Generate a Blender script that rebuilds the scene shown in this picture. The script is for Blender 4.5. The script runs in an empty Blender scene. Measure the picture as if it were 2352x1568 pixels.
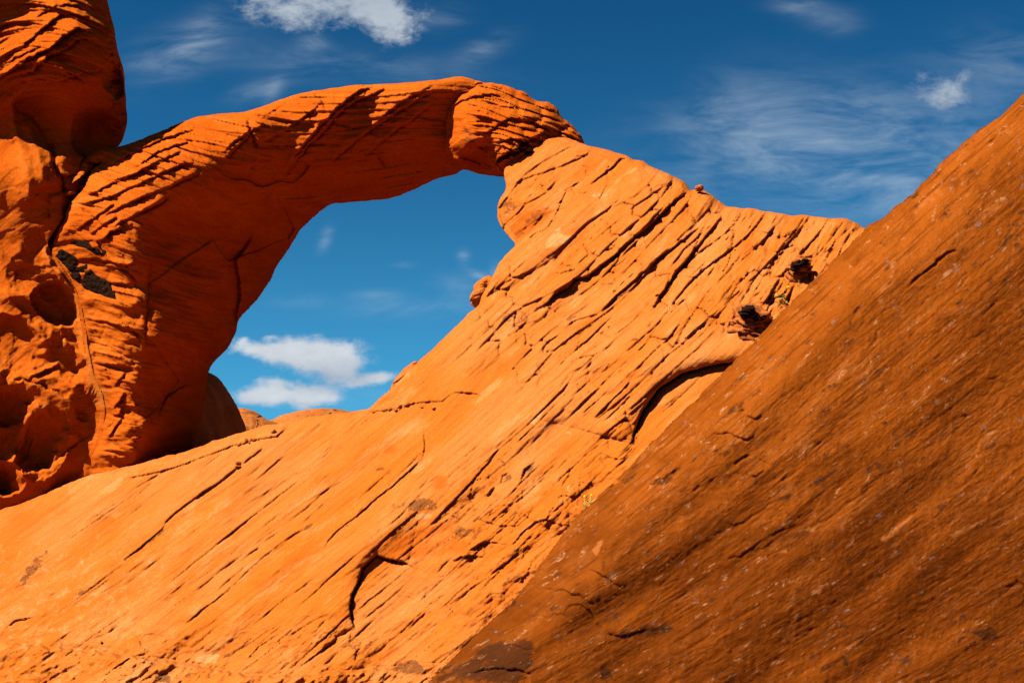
import bpy, bmesh, math, random
import numpy as np
from mathutils import Vector

# ------------------------------------------------------------------ camera, world, sun, exposure
scene = bpy.context.scene
col = scene.collection
PITCH = math.radians(9.0)
HFOV = math.radians(62.0)
CAM = np.array([0.0, 0.0, 6.0])
FT = 512.0 / math.tan(HFOV / 2)              # focal length in pixels of a 1024 wide frame
AR = np.array([1.0, 0.0, 0.0])
AF = np.array([0.0, math.cos(PITCH), math.sin(PITCH)])
AU = np.array([0.0, -math.sin(PITCH), math.cos(PITCH)])
cd = bpy.data.cameras.new("camera")
cam = bpy.data.objects.new("camera", cd)
col.objects.link(cam)
cam.location = CAM.tolist()
cam.rotation_euler = (math.radians(90) + PITCH, 0, 0)
cd.sensor_width = 36.0
cd.angle = HFOV
cd.clip_start = 0.05
cd.clip_end = 5000
cd.dof.use_dof = True
cd.dof.focus_distance = 9.0
cd.dof.aperture_fstop = 9.0
scene.camera = cam

SUN = np.array([-0.60, 0.76, -0.25])          # towards the sun: right, up, forward of the camera
SUNW = SUN[0] * AR + SUN[1] * AU + SUN[2] * AF
SUNW /= np.linalg.norm(SUNW)
sl = bpy.data.lights.new("sun", 'SUN')
sl.energy = 5.0
sl.angle = math.radians(0.5)
sl.color = (1.0, 0.93, 0.80)
sun = bpy.data.objects.new("sun", sl)
col.objects.link(sun)
sun.rotation_euler = Vector((-SUNW).tolist()).to_track_quat('-Z', 'Y').to_euler()
SUN_EL = math.asin(SUNW[2])
SUN_AZ = math.atan2(SUNW[0], SUNW[1])

vs = scene.view_settings
vs.view_transform = 'Standard'
vs.look = 'None'
vs.gamma = 1.0
vs.exposure = 2.08
scene.display_settings.display_device = 'sRGB'
scene.cycles.max_bounces = 4
scene.cycles.diffuse_bounces = 1
scene.cycles.use_denoising = True

V2T = 1024.0 / 2352.0


def dirV(x, y):
    """world direction of a point of the picture (2352 wide), as (dx/dy, dz/dy): where on the sky a cloud stands"""
    a = (x - 1176) * V2T / FT
    b = (784 - y) * V2T / FT
    d = a * AR + b * AU + AF
    return d[0] / d[1], d[2] / d[1]


def build_world():
    w = bpy.data.worlds.new("World")
    scene.world = w
    w.use_nodes = True
    nt = w.node_tree
    N, L = nt.nodes, nt.links
    N.clear()
    out = N.new('ShaderNodeOutputWorld')
    bg = N.new('ShaderNodeBackground')
    bg.inputs['Strength'].default_value = 0.05
    sky = N.new('ShaderNodeTexSky')
    sky.sky_type = 'NISHITA'
    sky.sun_disc = False
    sky.sun_elevation = SUN_EL
    sky.sun_rotation = SUN_AZ
    sky.altitude = 800
    sky.air_density = 1.0
    sky.dust_density = 0.9
    sky.ozone_density = 2.5
    gam = N.new('ShaderNodeGamma')
    gam.inputs['Gamma'].default_value = 1.0
    L.new(sky.outputs[0], gam.inputs[0])
    tint = N.new('ShaderNodeMix')
    tint.data_type = 'RGBA'
    tint.blend_type = 'MULTIPLY'
    tint.inputs['Factor'].default_value = 1.0
    L.new(gam.outputs[0], tint.inputs['A'])
    tint.inputs['B'].default_value = (*SKY_TINT, 1)
    tc = N.new('ShaderNodeTexCoord')
    sep = N.new('ShaderNodeSeparateXYZ')
    L.new(tc.outputs['Generated'], sep.inputs[0])

    def m(op, a, b=None, c=None, clamp=False):
        n = N.new('ShaderNodeMath')
        n.operation = op
        n.use_clamp = clamp
        for i, v in enumerate((a, b, c)):
            if v is None:
                continue
            if isinstance(v, (int, float)):
                n.inputs[i].default_value = v
            else:
                L.new(v, n.inputs[i])
        return n.outputs[0]
    dy = m('MAXIMUM', sep.outputs[1], 0.08)
    ca = m('DIVIDE', sep.outputs[0], dy)
    cb = m('DIVIDE', sep.outputs[2], dy)
    comb = N.new('ShaderNodeCombineXYZ')
    L.new(ca, comb.inputs[0])
    L.new(cb, comb.inputs[1])

    def noise(scale, sx, sy, detail, rough, off=0.0, rot=0.0, dist=0.0):
        mp = N.new('ShaderNodeMapping')
        mp.inputs['Scale'].default_value = (sx, sy, 1)
        mp.inputs['Location'].default_value = (off, off * 1.7, off * 0.3)
        mp.inputs['Rotation'].default_value = (0, 0, rot)
        L.new(comb.outputs[0], mp.inputs[0])
        n = N.new('ShaderNodeTexNoise')
        n.inputs['Scale'].default_value = scale
        n.inputs['Detail'].default_value = detail
        n.inputs['Roughness'].default_value = rough
        n.inputs['Distortion'].default_value = dist
        L.new(mp.outputs[0], n.inputs['Vector'])
        return n.outputs['Fac']

    def blob(x, y, rx, ry, rot, s):
        a0, b0 = dirV(x, y)
        a = m('SUBTRACT', ca, a0)
        b = m('SUBTRACT', cb, b0)
        c_, s_ = math.cos(math.radians(rot)), math.sin(math.radians(rot))
        u = m('ADD', m('MULTIPLY', a, c_), m('MULTIPLY', b, s_))
        v = m('ADD', m('MULTIPLY', a, -s_), m('MULTIPLY', b, c_))
        k = FT / V2T
        u = m('MULTIPLY', u, k / rx)
        v = m('MULTIPLY', v, k / ry)
        q = m('ADD', m('MULTIPLY', u, u), m('MULTIPLY', v, v))
        e = m('POWER', 2.718, m('MULTIPLY', q, -1.0))
        return m('MULTIPLY', e, s)

    def total(blobs):
        t = None
        for b in blobs:
            o = blob(*b)
            t = o if t is None else m('ADD', t, o)
        return t

    def sstep(lo, hi, x):
        n = N.new('ShaderNodeMapRange')
        n.interpolation_type = 'SMOOTHSTEP'
        n.inputs['From Min'].default_value = lo
        n.inputs['From Max'].default_value = hi
        L.new(x, n.inputs['Value'])
        return n.outputs[0]

    def over(base, colour, alpha):
        n = N.new('ShaderNodeMix')
        n.data_type = 'RGBA'
        n.clamp_factor = True
        L.new(alpha, n.inputs['Factor'])
        L.new(base, n.inputs['A'])
        if isinstance(colour, tuple):
            n.inputs['B'].default_value = (*colour, 1)
        else:
            L.new(colour, n.inputs['B'])
        return n.outputs['Result']
    K = 0.225 / 0.05
    colr = tint.outputs['Result']
    # thin high cloud
    wisps = [(1900, 330, 330, 120, 8, .52), (2150, 420, 260, 90, 10, .42), (1690, 260, 150, 90, 20, .22), (2330, 150, 150, 80, 0, .22),
             (410, 120, 130, 55, 25, .42), (460, 80, 60, 40, 60, .25), (800, 150, 300, 40, -5, .2), (1110, 115, 70, 30, 30, .25), (680, 690, 60, 18, 0, .3),
             (960, 710, 130, 25, 0, .35), (1050, 660, 60, 30, 0, .2), (870, 675, 60, 14, 0, .25), (980, 930, 200, 30, 0, .5),
             (590, 210, 70, 24, 20, .28), (625, 215, 18, 40, -20, .3), (748, 548, 14, 26, -20, .45),
             (1100, 632, 26, 10, -25, .4), (1065, 595, 14, 18, 0, .55), (1140, 620, 16, 20, 0, .4), (925, 608, 30, 8, 0, .25),
             (720, 100, 36, 22, 0, .4), (1010, 40, 60, 30, 0, .3), (1830, 15, 60, 25, 0, .3), (1920, 50, 60, 30, 0, .2)]
    d1 = total(wisps)
    n1 = noise(9, 0.8, 2.6, 9, 0.62, 3.1, math.radians(-14), 0.5)
    n1b = noise(34, 0.45, 3.0, 10, 0.7, 5.1, math.radians(-20), 0.8)
    a1 = m('MULTIPLY', m('MULTIPLY', d1, sstep(0.30, 0.75, n1)), m('ADD', 0.55, m('MULTIPLY', n1b, 0.9)))
    a1 = m('MULTIPLY', a1, 1.05)
    colr = over(colr, (0.55 * K, 0.64 * K, 0.72 * K), a1)
    haze = m('POWER', 2.718, m('MULTIPLY', m('MAXIMUM', cb, 0.0), -5.5))
    colr = over(colr, (0.12 * K, 0.56 * K, 0.95 * K), m('MULTIPLY', haze, 0.85))
    # cumulus
    puffs = [(760, -10, 170, 62, 4, 1.0), (885, 40, 75, 60, -20, .95), (660, 30, 110, 40, -15, .55), (930, 75, 40, 30, 0, .4), (985, 35, 28, 18, 0, .25),
             (735, 818, 90, 40, 0, 1.2), (778, 845, 62, 44, -10, 1.0), (600, 805, 80, 24, -12, .85), (555, 800, 40, 20, 0, .4), (680, 800, 60, 26, 0, .5),
             (595, 912, 66, 20, 0, 1.3), (615, 890, 45, 16, -10, .6), (712, 913, 62, 20, 0, 1.35), (635, 876, 50, 10, -8, .6), (885, 865, 52, 16, 8, .9),
             (835, 875, 40, 10, 18, .5), (725, 890, 40, 8, 6, .45), (620, 774, 16, 6, 0, .5), (560, 782, 14, 8, 30, .45), (690, 938, 30, 10, 0, .35),
             (2160, 205, 75, 40, -8, .70), (2190, 232, 50, 26, 0, .5), (2210, 165, 34, 20, 0, .42)]
    d2 = total(puffs)
    n2 = noise(28, 1.0, 1.45, 12, 0.66, 7.7, 0, 0.15)
    dens = m('ADD', d2, m('MULTIPLY', m('SUBTRACT', n2, 0.5), 2.2))
    a2 = m('MULTIPLY', sstep(0.18, 1.2, dens), sstep(0.05, 0.35, d2))
    shade = total([(770, 870, 110, 34, 0, .8), (640, 835, 70, 20, 0, .35), (2190, 240, 50, 26, 0, .5), (600, 930, 80, 10, 0, .25), (715, 932, 70, 10, 0, .25),
                   (900, 10, 90, 60, 0, .25), (700, 60, 90, 30, 0, .35)])
    n3 = noise(30, 1.0, 1.5, 6, 0.6, 1.3)
    sh = m('ADD', shade, m('MULTIPLY', m('SUBTRACT', 0.6, n3), 0.9))
    sh = m('MULTIPLY', m('MAXIMUM', sh, 0.0), 1.0, clamp=True)
    dim = sstep(0.0, 1.0, total([(780, 0, 330, 130, 0, .75), (2170, 200, 130, 90, 0, 1.0)]))
    white = over(colr, (0.72 * K, 0.76 * K, 0.80 * K), sstep(-1, -0.5, n3))
    white = over(white, (0.40 * K, 0.47 * K, 0.58 * K), sh)
    white = over(white, (0.30 * K, 0.39 * K, 0.50 * K), m('MULTIPLY', dim, 0.62))
    colr = over(colr, white, m('MULTIPLY', a2, 0.96))
    L.new(colr, bg.inputs[0])
    L.new(bg.outputs[0], out.inputs[0])


SKY_TINT = (0.022, 0.215, 0.34)
build_world()

# ------------------------------------------------------------------ helpers: tags, noise, fields
def tag(o, label=None, cat=None, group=None, kind=None):
    for k, v in (('label', label), ('category', cat), ('group', group), ('kind', kind)):
        if v:
            o[k] = v
    return o


CROPS = {'V': (0, 0, 2352 / 4096), 1: (0, 0, 1.53125), 2: (0, 900, 1.42545), 3: (900, 200, 1.568), 4: (1800, 500, 1.38353), 5: (700, 1200, 1.7423),
         6: (0, 1900, 1.23789), 7: (1700, 1500, 1.274), 8: (2600, 400, 1.3068), 9: (1700, 500, 2.0909), 10: (2800, 900, 3.1357),
         11: (0, 2300, 2.352), 12: (900, 1500, 2.0909), 13: (700, 1500, 3.136), 14: (2900, 1500, 1.2734)}


def pts(crop, seq):
    """points traced on the photograph (or a crop of it) -> units of a 1024 wide frame"""
    ox, oy, s = CROPS[crop]
    return np.array([((ox + x / s) / 4.0, (oy + y / s) / 4.0) for x, y in seq])


def P3(X, Y, z):
    X = np.asarray(X, float)
    Y = np.asarray(Y, float)
    x = (X - 512) / FT
    y = (341.4 - Y) / FT
    return CAM + (np.multiply.outer(x * z, AR) + np.multiply.outer(y * z, AU) + np.multiply.outer(np.asarray(z) * np.ones_like(x), AF))


_perm = {}


def _hash(ix, iy, seed):
    h = (ix.astype(np.int64) * 374761393 + iy.astype(np.int64) * 668265263 + seed * 974634821) & 0xffffffff
    h = ((h ^ (h >> 13)) * 1274126177) & 0xffffffff
    h = h ^ (h >> 16)
    return h


def pn(x, y, seed=0):
    """2-D gradient noise, about -1..1"""
    x = np.asarray(x, float)
    y = np.asarray(y, float)
    ix = np.floor(x)
    iy = np.floor(y)
    fx = x - ix
    fy = y - iy
    u = fx * fx * fx * (fx * (fx * 6 - 15) + 10)
    v = fy * fy * fy * (fy * (fy * 6 - 15) + 10)

    def g(dx, dy):
        a = _hash(ix + dx, iy + dy, seed).astype(float) * (2 * math.pi / 4294967296.0)
        return np.cos(a) * (fx - dx) + np.sin(a) * (fy - dy)
    a = g(0, 0)
    b = g(1, 0)
    c = g(0, 1)
    d = g(1, 1)
    return ((a + u * (b - a)) * (1 - v) + (c + u * (d - c)) * v) * 1.5


def fbm(x, y, seed, octaves=4, gain=0.5):
    t = 0
    amp = 1.0
    for k in range(octaves):
        t = t + amp * pn(x, y, seed + 17 * k)
        x = x * 2.03
        y = y * 2.03
        amp *= gain
    return t


def rnd(i, seed=0):
    return _hash(i, i * 0 + 7, seed).astype(float) / 4294967296.0


def smooth(a, b, x):
    t = np.clip((x - a) / (b - a), 0, 1)
    return t * t * (3 - 2 * t)


def tps(P, vals, lam=1e-3):
    """thin plate spline through scattered control points (P in 1024-frame units)"""
    P = np.asarray(P, float) / 500.0
    n = len(P)
    d = np.linalg.norm(P[:, None] - P[None], axis=2)
    Kk = np.where(d > 0, d * d * np.log(d + 1e-12), 0) + lam * np.eye(n)
    A = np.zeros((n + 3, n + 3))
    A[:n, :n] = Kk
    A[:n, n] = 1
    A[:n, n + 1:] = P
    A[n:, :n] = A[:n, n:].T
    w = np.linalg.solve(A, np.concatenate([np.asarray(vals, float), np.zeros(3)]))

    def f(X, Y):
        x = X / 500.0
        y = Y / 500.0
        r = w[n] + w[n + 1] * x + w[n + 2] * y
        for i in range(n):
            q = (x - P[i, 0]) ** 2 + (y - P[i, 1]) ** 2 + 1e-12
            r = r + w[i] * 0.5 * q * np.log(q)
        return r
    return f


def ctrl(crop, rows):
    a = np.array(rows, float)
    return pts(crop, a[:, :2]), a[:, 2]


def bed_field(rows, box):
    """u along and v across the bedding: scalar fields whose gradients follow the traced bedding angles"""
    P, ang = ctrl('V', rows)
    fa = tps(P, ang, 0.02)
    x0, y0, x1, y1 = box
    S = 24.0
    nx = int((x1 - x0) / S) + 4
    ny = int((y1 - y0) / S) + 4
    gx, gy = np.meshgrid(x0 - S + S * np.arange(nx), y0 - S + S * np.arange(ny))
    th = np.radians(np.clip(fa(gx, gy), -50, 80))
    n = nx * ny
    idx = np.arange(n).reshape(ny, nx)
    A = np.zeros((n, n))

    def solve(du, dv):
        A[:] = 0
        b = np.zeros(n)
        hx = 0.5 * (du[:, 1:] + du[:, :-1]) * S
        hy = 0.5 * (dv[1:] + dv[:-1]) * S
        for p, q, t in ((idx[:, :-1].ravel(), idx[:, 1:].ravel(), hx.ravel()), (idx[:-1].ravel(), idx[1:].ravel(), hy.ravel())):
            np.add.at(A, (p, p), 1)
            np.add.at(A, (q, q), 1)
            np.add.at(A, (p, q), -1)
            np.add.at(A, (q, p), -1)
            np.add.at(b, q, t)
            np.add.at(b, p, -t)
        A[0, 0] += 1
        return np.linalg.solve(A, b).reshape(ny, nx)
    V = solve(np.sin(th), np.cos(th))
    U = solve(np.cos(th), -np.sin(th))

    def spl(G, X, Y):
        fx = np.clip((X - (x0 - S)) / S, 1.0, nx - 2.001)
        fy = np.clip((Y - (y0 - S)) / S, 1.0, ny - 2.001)
        ix = np.floor(fx).astype(int)
        iy = np.floor(fy).astype(int)
        tx = fx - ix
        ty = fy - iy

        def wts(t):
            return ((1 - t) ** 3 / 6, (3 * t ** 3 - 6 * t * t + 4) / 6, (-3 * t ** 3 + 3 * t * t + 3 * t + 1) / 6, t ** 3 / 6)
        wx = wts(tx)
        wy = wts(ty)
        r = 0
        for j in range(4):
            for i in range(4):
                r = r + wx[i] * wy[j] * G[np.clip(iy + j - 1, 0, ny - 1), np.clip(ix + i - 1, 0, nx - 1)]
        return r
    return lambda X, Y: (spl(U, X, Y), spl(V, X, Y))


def seg_dist(X, Y, poly, closed=False):
    """distance, arc parameter 0..1, side sign (negative = left of travel), closest point"""
    P = np.asarray(poly, float)
    if closed:
        P = np.vstack([P, P[:1]])
    L = np.linalg.norm(np.diff(P, axis=0), axis=1)
    cum = np.concatenate([[0], np.cumsum(L)])
    best = np.full(X.shape, 1e18)
    arc = np.zeros(X.shape)
    side = np.ones(X.shape)
    cx = np.zeros(X.shape)
    cy = np.zeros(X.shape)
    for k in range(len(L)):
        if L[k] < 1e-9:
            continue
        ax, ay = P[k]
        dx, dy = (P[k + 1] - P[k]) / L[k]
        px = X - ax
        py = Y - ay
        t = np.clip(px * dx + py * dy, 0, L[k])
        qx = ax + t * dx
        qy = ay + t * dy
        d = (X - qx) ** 2 + (Y - qy) ** 2
        b = d < best
        best = np.where(b, d, best)
        arc = np.where(b, (cum[k] + t) / cum[-1], arc)
        side = np.where(b, dx * py - dy * px, side)
        cx = np.where(b, qx, cx)
        cy = np.where(b, qy, cy)
    return np.sqrt(best), arc, side, cx, cy


def inside(X, Y, poly):
    r = np.zeros(X.shape, bool)
    P = np.asarray(poly)
    Q = np.roll(P, -1, axis=0)
    for (ax, ay), (bx, by) in zip(P, Q):
        if ay == by:
            continue
        c = ((ay > Y) != (by > Y)) & (X < (bx - ax) * (Y - ay) / (by - ay) + ax)
        r ^= c
    return r


def resample(poly, step, rough=0.0, seed=1, closed=True, keep=None):
    """denser outline with a little natural roughness (keep: mask function of points that stay smooth)"""
    P = np.asarray(poly, float)
    if closed:
        P = np.vstack([P, P[:1]])
    out = []
    for a, b in zip(P[:-1], P[1:]):
        n = max(1, int(np.linalg.norm(b - a) / step))
        for k in range(n):
            out.append(a + (b - a) * k / n)
    if not closed:
        out.append(P[-1])
    R = np.array(out)
    for _ in range(2):                           # round the corners of the tracing
        if closed:
            R = 0.5 * R + 0.25 * (np.roll(R, 1, 0) + np.roll(R, -1, 0))
        else:
            R[1:-1] = 0.5 * R[1:-1] + 0.25 * (R[:-2] + R[2:])
    if rough:
        s = np.arange(len(R)) * step
        R = R + rough * np.stack([fbm(s / 16, s * 0 + 3, seed, 3, .6), fbm(s / 16, s * 0 + 9, seed + 5, 3, .6)], 1)
    return R


class Field:
    """height field of relief (metres towards the viewer) and colour masks over a set of X, Y points"""

    def __init__(self, X, Y, warp=1.2, seed=5):
        self.X0, self.Y0 = X, Y
        self.X = X + warp * fbm(X / 9, Y / 9, seed, 2) + 1.5 * warp * pn(X / 40, Y / 40, seed + 3)
        self.Y = Y + warp * fbm(X / 9, Y / 9, seed + 50, 2) + 1.5 * warp * pn(X / 40, Y / 40, seed + 60)
        self.h = np.zeros(X.shape)
        self.stain = np.zeros(X.shape)
        self.pale = np.zeros(X.shape)
        self.deep = np.zeros(X.shape)

    def win(self, P, m):
        lo = P.min(0) - m
        hi = P.max(0) + m
        return np.nonzero((self.X > lo[0]) & (self.X < hi[0]) & (self.Y > lo[1]) & (self.Y < hi[1]))

    def ledge(self, P, hgt, whi=10, wlo=1.0, groove=0.0, gw=1.3, taper=0.25, roll=0.0):
        """a break in the bedding: the left of the traced line stands higher by hgt"""
        i = self.win(P, max(whi * 3, 8))
        if len(i[0]) == 0:
            return
        d, arc, side, _, _ = seg_dist(self.X[i], self.Y[i], P)
        hi = side < 0
        tp = np.clip(np.minimum(arc, 1 - arc) / max(taper, 1e-6), 0, 1)
        tp = np.sqrt(tp) if taper > 0 else 1.0
        tp = np.where((arc <= 0) | (arc >= 1), 0 if taper > 0 else 1.0, tp)
        e = np.where(hi, hgt * np.exp(-(d / whi) ** 1.3), 0)
        e = e * np.where(hi, smooth(0, wlo, d), 0)
        if roll:
            e -= np.where(hi, roll * np.exp(-d / (whi * 0.35)), 0)
        Ln = np.linalg.norm(np.diff(np.asarray(P), axis=0), axis=1).sum()
        sd_ = int(abs(P[0][0] * 13 + P[0][1] * 7)) % 9973
        md = np.clip(0.85 + 0.6 * pn(arc * Ln / 21, arc * 0 + .5, sd_) + .2 * pn(arc * Ln / 5, arc * 0 + .5, sd_ + 1), 0.35, 1.35)
        e -= groove * np.exp(-(d / (gw * (.6 + .5 * md))) ** 2)
        self.h[i] += e * tp * (md if whi <= 11 else 1.0)

    def groove(self, P, depth, w=1.2, taper=0.2):
        self.ledge(P, 0, 4, 1, depth, w, taper)

    def hollow(self, c, rx, ry, rot, depth, p=3.0, rim=0.0):
        c = np.asarray(c, float).reshape(-1)
        m = max(rx, ry) * 1.7
        i = self.win(np.array([c]), m)
        a = math.radians(rot)
        x = self.X[i] - c[0]
        y = self.Y[i] - c[1]
        u = (x * math.cos(a) - y * math.sin(a)) / rx
        v = (x * math.sin(a) + y * math.cos(a)) / ry
        r = np.sqrt(u * u + v * v)
        self.h[i] -= depth * np.clip(1 - r ** p, 0, 1)
        if rim:
            self.h[i] += rim * np.exp(-((r - 1.05) / 0.16) ** 2)

    def bulge(self, c, rx, ry, rot, hgt, p=2.0):
        self.hollow(c, rx, ry, rot, -hgt, p)

    def tilt(self, P, direction, depth, soft=2.5):
        """inside the traced patch the face falls away along a direction of the picture, down to depth"""
        i = self.win(P, soft * 3)
        d, _, _, _, _ = seg_dist(self.X[i], self.Y[i], P, True)
        m = smooth(-soft, soft, np.where(inside(self.X[i], self.Y[i], P), d, -d))
        dv = np.asarray(direction, float)
        dv = dv / np.linalg.norm(dv)
        pr = P @ dv
        t = (self.X[i] * dv[0] + self.Y[i] * dv[1] - pr.min()) / (pr.max() - pr.min())
        self.h[i] -= depth * m * np.clip(t, 0, 1.1)

    def paint(self, name, P, val=1.0, soft=4.0):
        arr = getattr(self, name)
        i = self.win(P, soft * 2)
        if len(i[0]) == 0:
            return
        d, _, _, _, _ = seg_dist(self.X[i], self.Y[i], P, True)
        s = np.where(inside(self.X[i], self.Y[i], P), d, -d)
        arr[i] = np.maximum(arr[i], val * smooth(-soft, soft, s))

    def spot(self, name, c, rx, ry, rot=0, val=1.0):
        c = np.asarray(c, float).reshape(-1)
        arr = getattr(self, name)
        i = self.win(np.array([c]), max(rx, ry) * 2)
        a = math.radians(rot)
        x = self.X[i] - c[0]
        y = self.Y[i] - c[1]
        u = (x * math.cos(a) - y * math.sin(a)) / rx
        v = (x * math.sin(a) + y * math.cos(a)) / ry
        arr[i] = np.maximum(arr[i], val * np.exp(-(u * u + v * v)))


def shingles(u, v, sp, seed, Lu=160.0, power=1.6, wob=0.7):
    """beds lapping like shingles: irregular thickness, each bed's edge coming and going along its run"""
    w = v + sp * wob * pn(u / Lu, v / (sp * 4), seed)
    q = w / sp
    q = q + 0.55 * pn(q * 0.37, u / (Lu * 6), seed + 1)
    i = np.floor(q)
    f = q - i
    a = rnd(i, seed + 2)
    along = 0.5 + 0.9 * pn(u / Lu + 31.7 * i, i * 0.77, seed + 3)
    a = np.clip(a * 0.8 + along, 0, 1.4)
    return a * np.where(f < 0.94, (f / 0.94) ** power, (1 - f) / 0.06), i, f


def facets(u, v, Lu, Lv, seed, jit=.8):
    """broken planes: every cell of a random mosaic is a flat face with its own height and tilt (about -0.5..0.5)"""
    a, b = u / Lu, v / Lv
    ia, ib = np.floor(a), np.floor(b)
    best = np.full(a.shape, 1e9)
    val = np.zeros(a.shape)
    for dx in (-1, 0, 1):
        for dy in (-1, 0, 1):
            ci, cj = ia + dx, ib + dy
            k = ci * 131.0 + cj * 7919.0
            px = ci + .5 + jit * (rnd(k, seed) - .5)
            py = cj + .5 + jit * (rnd(k, seed + 1) - .5)
            d = (a - px) ** 2 + (b - py) ** 2
            w = (rnd(k, seed + 2) - .5) * .5 + (a - px) * (rnd(k, seed + 3) - .5) * .9 + (b - py) * (rnd(k, seed + 4) - .5) * .9
            m = d < best
            best = np.where(m, d, best)
            val = np.where(m, w, val)
    return val


def cracks(u, v, Lu, Lv, seed, w=0.05, cut=0.1):
    n = pn(u / Lu, v / Lv, seed)
    g = np.exp(-(n / w) ** 2)
    mk = smooth(cut, cut + 0.25, pn(u / (Lu * 0.55), v / (Lv * 1.7), seed + 9))
    return g * mk


def mesh_obj(name, verts, faces, mat, parent=None, smooth_shade=True):
    me = bpy.data.meshes.new(name)
    nv = len(verts)
    me.vertices.add(nv)
    me.vertices.foreach_set('co', np.asarray(verts, np.float32).ravel())
    faces = np.asarray(faces, np.int32)
    nf = len(faces)
    k = faces.shape[1]
    me.loops.add(nf * k)
    me.loops.foreach_set('vertex_index', faces.ravel())
    me.polygons.add(nf)
    me.polygons.foreach_set('loop_start', np.arange(0, nf * k, k, dtype=np.int32))
    me.polygons.foreach_set('loop_total', np.full(nf, k, np.int32))
    me.polygons.foreach_set('use_smooth', np.full(nf, smooth_shade, bool))
    me.update(calc_edges=True)
    me.validate()
    me.materials.append(mat)
    o = bpy.data.objects.new(name, me)
    col.objects.link(o)
    if parent is not None:
        o.parent = parent
    return o


def put(me, name, arr, kind):
    at = me.attributes.new(name, kind, 'POINT')
    at.data.foreach_set('vector' if kind == 'FLOAT_VECTOR' else 'value', np.asarray(arr, np.float32).ravel())


def relief(name, outline, zfun, mat, step=1.0, back='skirt', skirt=(0, 4.0, -3.0), thick=2.0, thick_px=60, parent=None, bed=None, pxm=0.014):
    """one rock mass: a carved face inside a traced outline, rounded into its edges, with sides (skirt) or a closed rounded back"""
    lo = outline.min(0) - 2 * step
    hi = outline.max(0) + 2 * step
    gx = np.arange(lo[0], hi[0], step)
    gy = np.arange(lo[1], hi[1], step)
    X, Y = np.meshgrid(gx, gy)
    ny, nx = X.shape
    ins = inside(X, Y, outline)
    # exact closest point only in a band near the outline; farther in, a coarse distance is enough
    d = np.full(X.shape, 1e9)
    CX = np.zeros(X.shape)
    CY = np.zeros(X.shape)
    # coarse distances
    q = 6
    Xc, Yc = X[::q, ::q], Y[::q, ::q]
    dc, _, _, _, _ = seg_dist(Xc, Yc, outline[::3] if len(outline) > 400 else outline, True)
    dfull = np.repeat(np.repeat(dc, q, 0), q, 1)[:ny, :nx]
    band = np.nonzero(dfull < 70 + q * step)
    db, _, _, cx, cy = seg_dist(X[band], Y[band], outline, True)
    d = dfull.copy()
    d[band] = db
    CX[band] = cx
    CY[band] = cy
    sd = np.where(ins, d, -d)
    snap = np.abs(sd) < 0.6 * step
    X = np.where(snap, CX, X)
    Y = np.where(snap, CY, Y)
    sd = np.where(snap, 0.0, sd)
    keep = ins | snap
    cell = keep[:-1, :-1] & keep[1:, :-1] & keep[:-1, 1:] & keep[1:, 1:]
    used = np.zeros(X.shape, bool)
    used[:-1, :-1] |= cell
    used[1:, :-1] |= cell
    used[:-1, 1:] |= cell
    used[1:, 1:] |= cell
    vid = np.full(X.shape, -1, np.int64)
    n = int(used.sum())
    vid[used] = np.arange(n)
    x, y, s = X[used], Y[used], sd[used]
    z, F, zback = zfun(x, y, s)
    verts = P3(x, y, z)
    cj, ci = np.nonzero(cell)
    f = np.stack([vid[cj, ci], vid[cj + 1, ci], vid[cj + 1, ci + 1], vid[cj, ci + 1]], 1)
    # open boundary edges
    e = np.concatenate([f[:, [0, 1]], f[:, [1, 2]], f[:, [2, 3]], f[:, [3, 0]]])
    key = np.sort(e, 1)
    kk = key[:, 0] * (n + 1) + key[:, 1]
    uq, inv, cnt = np.unique(kk, return_inverse=True, return_counts=True)
    be = e[cnt[inv] == 1]
    bv = np.unique(be)
    if back == 'skirt':
        mp = np.full(n, -1, np.int64)
        mp[bv] = n + np.arange(len(bv))
        away = verts[bv] - CAM
        away /= np.linalg.norm(away, axis=1)[:, None]
        sk = verts[bv] + away * skirt[1] + np.array([skirt[0], 0, skirt[2]])
        allv = np.vstack([verts, sk])
        fs = np.stack([be[:, 1], be[:, 0], mp[be[:, 0]], mp[be[:, 1]]], 1)
        allf = np.vstack([f, fs])
        extra = bv
    else:
        isb = np.zeros(n, bool)
        isb[bv] = True
        mp = np.where(isb, np.arange(n), -1)
        rest = np.nonzero(~isb)[0]
        mp[rest] = n + np.arange(len(rest))
        vb = P3(x[rest], y[rest], zback[rest])
        allv = np.vstack([verts, vb])
        allf = np.vstack([f, mp[f][:, ::-1]])
        extra = rest
    o = mesh_obj(name, allv, allf, mat, parent)
    me = o.data

    def ext(a):
        return np.concatenate([a, a[extra]])
    if F is not None:
        u, v = bed(x, y) if bed else (x, y)
        bedv = np.stack([u * pxm, v * pxm, z * 0.15], 1)
        put(me, 'bed', np.vstack([bedv, bedv[extra]]), 'FLOAT_VECTOR')
        for k in ('stain', 'pale', 'deep'):
            put(me, k, ext(getattr(F, k)), 'FLOAT')
    o['_n'] = 0
    del o['_n']
    return o, (x, y, z)


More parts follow.
